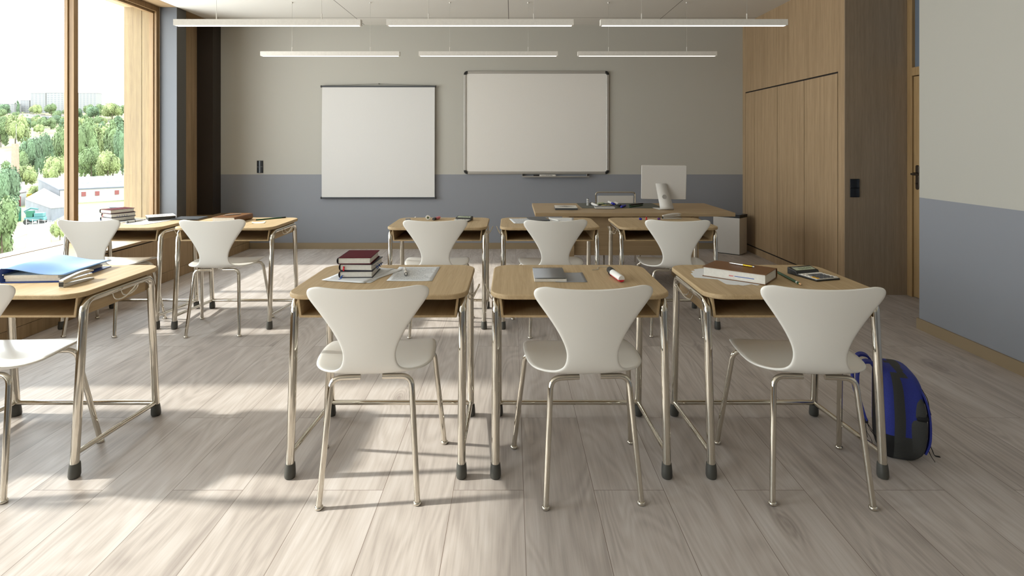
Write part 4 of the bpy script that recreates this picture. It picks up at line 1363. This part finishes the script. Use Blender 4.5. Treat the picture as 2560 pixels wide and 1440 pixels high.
# long white barn with grey roof
A_ = G(150, 510); C2 = G(96, 497); Bx = G(330, 499)
Bx = A_ + (Bx - A_) * 1.6
Dx = C2 + (Bx - A_)
zf = zat(A_.y, 476)
barn, b0 = prism_bld('barn', 'long low white barn with grey felt roof and red windows outside', 'building', [A_, Bx, Dx, C2], [zf, zf, zf + 1.7, zf + 1.7], M['plaster'], M['tarroof'])
u = (Bx - A_).normalized()
nrm = Vector((u.y, -u.x, 0))
if nrm.y > 0: nrm = -nrm
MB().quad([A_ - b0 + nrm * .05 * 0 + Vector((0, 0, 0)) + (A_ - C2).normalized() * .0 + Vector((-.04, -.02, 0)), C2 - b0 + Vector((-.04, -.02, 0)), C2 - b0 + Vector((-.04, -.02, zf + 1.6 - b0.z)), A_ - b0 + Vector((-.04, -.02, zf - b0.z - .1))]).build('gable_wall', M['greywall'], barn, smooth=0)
for px in (209, 243, 292):
    # intersection of the view line with the front wall
    dx = (px - VX) / F
    t_ = (A_.x - dx * A_.y) / (dx * u.y - u.x)
    q = A_ + u * t_ - b0 + nrm * .06
    wv = u * .42
    MB().loft([[q - wv + Vector((0, 0, 1.45)), q + wv + Vector((0, 0, 1.45)), q + wv + Vector((0, 0, 2.45)), q - wv + Vector((0, 0, 2.45))], [q - wv + nrm * .05 + Vector((0, 0, 1.45)), q + wv + nrm * .05 + Vector((0, 0, 1.45)), q + wv + nrm * .05 + Vector((0, 0, 2.45)), q - wv + nrm * .05 + Vector((0, 0, 2.45))]]).build('window', M['redpaint'], barn, smooth=0)
for px in (158, 213, 262, 294):
    dx = (px - VX) / F
    o_ = A_ + (C2 - A_) * .45
    t_ = (o_.x - dx * o_.y) / (dx * u.y - u.x)
    q = o_ + u * t_ - b0
    MB().box(q.x - .5, q.x + .5, q.y - .5, q.y + .5, zf + .5 - b0.z, zf + 1.9 - b0.z).build('roof_vent', M['plaster'], barn, bevel=.1)
# small house
h0 = G(36, 519); h1 = G(66, 512); h2 = h1 + Vector((-9, 10, 0)); h3 = h0 + Vector((-9, 10, 0))
hs, hb = prism_bld('shed_house', 'small white house with brown roof and red door beyond the yard', 'building', [h0, h1, h2, h3], [zat(h0.y, 487)] * 2 + [zat(h0.y, 487) + 1.5] * 2, M['plaster'], M['brownroof'])
q = h0.lerp(h1, .35) - hb
MB().box(q.x - .45, q.x + .45, q.y - .25, q.y + .05, 0, 2.2).build('door', M['redpaint'], hs)
# concrete ramp wall
r0_ = G(65, 541); r1_ = G(128, 556); r2_ = G(190, 523); r3_ = G(110, 505)
rw_, rb = prism_bld('concrete_ramp', 'grey concrete ramp wall with light slab behind the teal machine', 'ramp', [r0_, r1_, r2_, r3_], [zat(r0_.y, 499), zat(r1_.y, 521), r2_.z + .6, zat(r0_.y, 499) - .2], M['greywall'], M['concrete'])
# teal machine
tm = G(88, 560)
ma = thing('small_excavator', 'teal wheeled machine parked against the grey ramp wall', 'excavator', tm, R(20))
MB().box(-1.3, 1.4, -.7, .7, .55, 1.2).build('chassis', M['teal'], ma, bevel=.1)
MB().box(.0, 1.3, -.6, .6, 1.2, 1.9).build('engine_cover', M['teal'], ma, bevel=.12)
MB().box(-1.1, -.2, -.55, .55, 1.2, 2.3).build('cab', M['tankgreen'], ma, bevel=.08)
MB().tube([(-.9, 0, 1.3), (-1.5, 0, 2.2), (-.6, 0, 2.7), (.4, 0, 2.5)], .14, 8).build('boom', M['teal'], ma)
for x in (-.9, .95):
    for y in (-.75, .75):
        MB().tube([(x, y - .12, .45), (x, y + .12, .45)], .45, 16).build('wheel', M['black'], ma)
ye = G(62, 500)
tag(MB().box(-1.8, 1.8, -.7, .7, .3, 1.0).box(-1.2, -.4, -.5, .5, 1.0, 1.8).box(.8, 1.4, -.5, .5, 1.0, 1.5).build('yellow_machine', M['yellowp'], None, bevel=.08, loc=ye + Vector((0, 0, 0))), 'low yellow machine standing above the ramp outside', 'machine')
# tank, chimney, masts, fence
tk = G(39, 553)
tg = thing('storage_tank', 'round dark green tank beside the tree outside', 'tank', tk)
MB().lathe([(0, 0), (.75, 0), (.75, 2.3), (.6, 2.5), (0, 2.55)], 20).build('barrel', M['tankgreen'], tg)
MB().tube([(.3, -.85, 0), (.3, -.85, 2.9)], .07, 8).build('pipe', M['plaster'], tg)
ck = G(38, 476)
cm = thing('brick_chimney', 'tall slender pale brick chimney with a mast, standing free outside', 'chimney', ck)
hC = zat(ck.y, 359) - ck.z
MB().loft([[Vector((sx_ * k_, sy_ * k_, z)) for sx_, sy_ in ((-1, -1), (1, -1), (1, 1), (-1, 1))] for z, k_ in ((0, .75), (hC, .55))]).build('stack', M['brick'], cm, smooth=0)
MB().tube([(.3, 0, hC), (.3, 0, zat(ck.y, 310) - ck.z)], .05, 6).build('mast', M['plaster'], cm)
for (px, yb, yt, lab) in ((97, 470, 420, 'thin white lamp post among the trees left of the barn'), (296, 470, 433, 'thin white lamp post behind the barn roof'), (64, 556, 500, 'thin post standing beside the ramp wall'), (82, 345, 320, 'thin far mast on the hillside')):
    g_ = G(px, yb)
    tag(MB().tube([(0, 0, 0), (0, 0, zat(g_.y, yt) - g_.z)], .045 * g_.y / 100, 6).build('lamp_post', M['plaster'], None, loc=g_), lab, 'post', 'posts outside')
f0, f1 = G(66, 567), G(128, 572)
fe = thing('wire_fence', 'low pale wire fence in front of the teal machine', 'fence', f0)
dv = f1 - f0
for k in range(5):
    p = dv * (k / 4)
    MB().box(p.x - .04, p.x + .04, p.y - .04, p.y + .04, 0, 1.3).build('post', M['plaster'], fe)
for z in (.1, .7, 1.25):
    MB().tube([Vector((0, 0, z)), dv + Vector((0, 0, z))], .03, 5).build('rail', M['plaster'], fe)
lp = G(296, 527)
lm = MB()
rr_ = random.Random(3)
for k in range(26):
    a_ = rr_.uniform(-2.4, 2.4)
    lm.tube([(a_ - .8, rr_.uniform(-.5, .5), .15 + .25 * (k % 3)), (a_ + .8, rr_.uniform(-.5, .5), .15 + .25 * (k % 3))], .13, 7)
tag(lm.build('log_pile', M['greywall'], None, loc=lp, rz=R(-20)), 'pile of grey poles on the grass before the barn', 'pile', kind='stuff')

# trees
def crown_mesh(name, n, m, seed, shape='round', lobes=9):
    rn = random.Random(seed)
    lob = []
    for k in range(lobes):
        if shape == 'round':
            a_, e_ = rn.uniform(0, 2 * PI), rn.uniform(-.5, 1.2)
            rad = rn.uniform(.25, .6)
            lob.append((Vector((rad * math.cos(a_) * math.cos(e_), rad * math.sin(a_) * math.cos(e_), .55 + .40 * math.sin(e_))), rn.uniform(.25, .42)))
        else:
            t_ = k / (lobes - 1)
            lob.append((Vector((rn.uniform(-.06, .06), rn.uniform(-.06, .06), .1 + .85 * t_)), .20 * (1 - .6 * t_) + .03))
    mb = MB()
    bm_ = mb.bm
    for k in range(n):
        c_, r_ = rn.choice(lob)
        v = Vector((rn.gauss(0, 1), rn.gauss(0, 1), rn.gauss(0, 1))).normalized()
        p = c_ + v * r_ * rn.uniform(.75, 1.05)
        nn = (v + Vector((rn.uniform(-.7, .7), rn.uniform(-.7, .7), rn.uniform(-.2, 1.0)))).normalized()
        t1 = nn.cross(Vector((rn.uniform(-1, 1), rn.uniform(-1, 1), rn.uniform(-1, 1)))).normalized()
        t2 = nn.cross(t1)
        s = rn.uniform(.022, .05)
        bm_.faces.new([bm_.verts.new(p + t1 * s * a + t2 * s * b) for a, b in ((-1, -.6), (1, -.6), (.6, 1), (-.6, 1))])
    for (c_, r_) in lob:     # solid hearts of the foliage
        ico = bmesh.ops.create_icosphere(bm_, subdivisions=2, radius=r_ * .8, matrix=Matrix.Translation(c_))
    me = bpy.data.meshes.new(name)
    bm_.to_mesh(me)
    bm_.free()
    me.materials.append(m)
    return me
crowns = {}
for k, (key, mm, shp) in enumerate((('A', 'leafA', 'round'), ('A2', 'leafA', 'round'), ('B', 'leafB', 'round'), ('C', 'leafC', 'round'), ('pA', 'leafA', 'tall'), ('pB', 'leafB', 'tall'))):
    crowns[key] = crown_mesh('crown_' + shp, 2600, M[mm], 11 + k, shp, 11 if shp == 'round' else 8)
trk = MB().tube([(0, 0, 0), (.01, 0, .3), (0, .01, .65)], [.045, .035, .015], 8)
trunk0 = trk.build('trunk', M['bark'])
trunk_me = trunk0.data
bpy.data.objects.remove(trunk0)
def tree(px, ybase, ytop, wpx, key, label, group='trees outside'):
    g_ = G(px, ybase)
    h_ = zat(g_.y, ytop) - g_.z
    w_ = wpx * g_.y / F
    sh_ = .93 if not key.startswith('p') else 1.0
    t = thing('poplar_tree' if key.startswith('p') else 'leafy_tree', label, 'tree', g_, random.uniform(0, 6.28), group)
    c = bpy.data.objects.new('crown', crowns[key]); COL.objects.link(c); c.parent = t
    kx = w_ / (1.5 if not key.startswith('p') else .42)
    c.scale = (kx, kx, h_ / sh_)
    tr_ = bpy.data.objects.new('trunk', trunk_me); COL.objects.link(tr_); tr_.parent = t
    tr_.scale = (kx, kx, h_)
    return t
T = [
 (8, 575, 452, 72, 'B', 'dense blue-green tree directly left of the green tank'),
 (4, 668, 540, 88, 'A', 'nearest tree outside, filling the lowest part of the window view'),
 (150, 600, 558, 34, 'C', 'small bush below the concrete ramp beside the path'),
 (60, 472, 425, 46, 'C', 'round yellow-green tree between chimney and barn'),
 (50, 455, 392, 40, 'A', 'light green tree close to the chimney'),
 (76, 452, 368, 44, 'B', 'blue-green tree left of the lamp post'),
 (112, 448, 360, 44, 'B', 'dark tree behind the lamp post left of the window post'),
 (143, 462, 404, 50, 'C', 'pale tree behind the gable end of the barn'),
 (150, 440, 352, 44, 'A', 'tall tree right by the window post'),
 (90, 496, 470, 30, 'C', 'small bush beside the brown roofed house'),
 (212, 446, 330, 62, 'A2', 'leafy tree right of the window post behind the barn'),
 (245, 440, 338, 60, 'C', 'yellow-green tree behind the middle of the barn'),
 (282, 442, 345, 56, 'A', 'broad tree behind the right part of the barn'),
 (307, 446, 352, 42, 'B', 'dark tree partly behind the oak window reveal'),
 (228, 452, 388, 50, 'A', 'lower tree in front of the woodland behind the barn'),
 (270, 454, 392, 52, 'C', 'low yellow tree just behind the barn roof'),
 (338, 440, 320, 56, 'A2', 'tall tree mostly hidden behind the oak reveal'),
 (254, 352, 306, 18, 'pB', 'slim poplar on the slope above the woodland'),
 (283, 372, 306, 20, 'pA', 'slim poplar beside a taller one near the oak reveal'),
 (300, 376, 295, 26, 'pB', 'tallest poplar near the oak reveal'),
 (38, 372, 302, 52, 'C', 'big tree behind the chimney on the lower slope'),
 (2, 370, 318, 40, 'A', 'tree at the far edge of the glass on the lower slope'),
 (15, 440, 412, 34, 'A', 'low bush beside the pond'),
]
for a in T:
    tree(*a)
rn = random.Random(5)
placed = [(G(a[0], a[1]).xy, a[3] * .5 * G(a[0], a[1]).y / F) for a in T if a[1] < 400]
busy = [(20, 76, 287, 300), (80, 104, 290, 303), (98, 140, 293, 304), (-5, 26, 296, 306), (60, 92, 299, 309), (148, 168, 292, 304), (225, 300, 301, 309), (60, 170, 335, 352), (-20, 245, 200, 284)]
for k in range(700):
    if len(placed) > 76: break
    px = rn.uniform(-5, 312)
    yb = rn.uniform(288, 345)
    hpx = rn.uniform(12, 24)
    if 200 < px < 290 and yb < 302: hpx *= 1.6
    if any(a < px < b and c < yb < d_ for a, b, c, d_ in busy): continue
    g_ = G(px, yb)
    r_ = hpx * .76 * g_.y / F
    if any((g_.xy - q_).length < (r_ + s_r) * .92 for q_, s_r in placed): continue
    placed.append((g_.xy, r_))
    tree(px, yb, yb - hpx, hpx * 1.25, rn.choice(['A', 'B', 'C', 'A2']), 'small distant tree on the hillside below the town', 'distant hillside trees')
for (px, yb, yt) in ((40, 283, 258), (45, 287, 253), (281, 280, 265), (295, 282, 264)):
    tree(px, yb, yt, 7, 'pB', 'thin distant poplar on the skyline', 'distant skyline poplars')
# far buildings
def far_block(name, label, px0, px1, ybase, ytop, depth, m, floors, group=None, bays=0, ym=None):
    """slab block with floor lines and window bays"""
    g_ = G((px0 + px1) / 2, ybase)
    w_ = (px1 - px0) * g_.y / F
    h_ = zat(g_.y, ytop) - g_.z
    o = thing(name, label, 'building', g_, 0, group)
    MB().box(-w_ / 2, w_ / 2, 0, depth, -3, h_).build('wall', m, o, smooth=0)
    MB().box(-w_ / 2 - .3, w_ / 2 + .3, -.3, depth + .3, h_, h_ + .8).build('roof', M['brownroof'] if floors < 3 else M['blockwall'], o, smooth=0)
    for f_ in range(floors):
        z = h_ * (f_ + .35) / floors
        n_ = bays or max(3, int(w_ / 6))
        mb = MB()
        for k in range(n_):
            x = -w_ / 2 + w_ * (k + .5) / n_
            mb.box(x - w_ / n_ * .28, x + w_ / n_ * .28, -.12, .05, z, z + h_ / floors * .45)
        mb.build('window_row', M['farglass'], o, smooth=0)
    return o
far_block('apartment_block', 'long pale ten storey apartment block on the skyline, left section', 76, 114, 283, 233, 14, M['blockwall'], 10)
far_block('apartment_block', 'long pale apartment block on the skyline, middle section by the window post', 116, 177, 283, 232, 14, M['blockwall'], 10)
far_block('apartment_block', 'pale apartment block on the skyline right of the window post', 179, 241, 283, 233, 14, M['blockwall'], 10)
far_block('apartment_block', 'lower pale block left of the long skyline slab', 50, 73, 283, 251, 14, M['blockwall'], 7)
far_block('apartment_block', 'pale block at the far edge of the glass on the skyline', -6, 36, 286, 260, 14, M['blockwall'], 6)
for (a, b, yb, yt, lab) in ((20, 74, 293, 284, 'low white house row below the skyline, left'), (82, 102, 296, 286, 'small white house below the long slab'), (100, 138, 300, 289, 'white house with flat roof below the long slab'), (0, 24, 303, 295, 'small pale house at the edge of the glass'), (62, 90, 305, 297, 'pale shed among hillside trees'), (152, 163, 300, 286, 'small house beside the window post'), (225, 300, 306, 302, 'low white wall above the woodland'), (75, 122, 362, 350, 'long white building by the road on the slope'), (2, 30, 460, 447, 'white building at the foot of the chimney')):
    far_block('small_house', lab, a, b, yb, yt, 8, M['plaster'], 1, 'small houses outside')
g_ = G(158, 306)
tag(MB().box(-3, 3, 0, 4, 0, 3).build('red_kiosk', M['redpaint'], None, loc=g_, smooth=0), 'tiny red kiosk next to the window post on the hillside', 'kiosk')
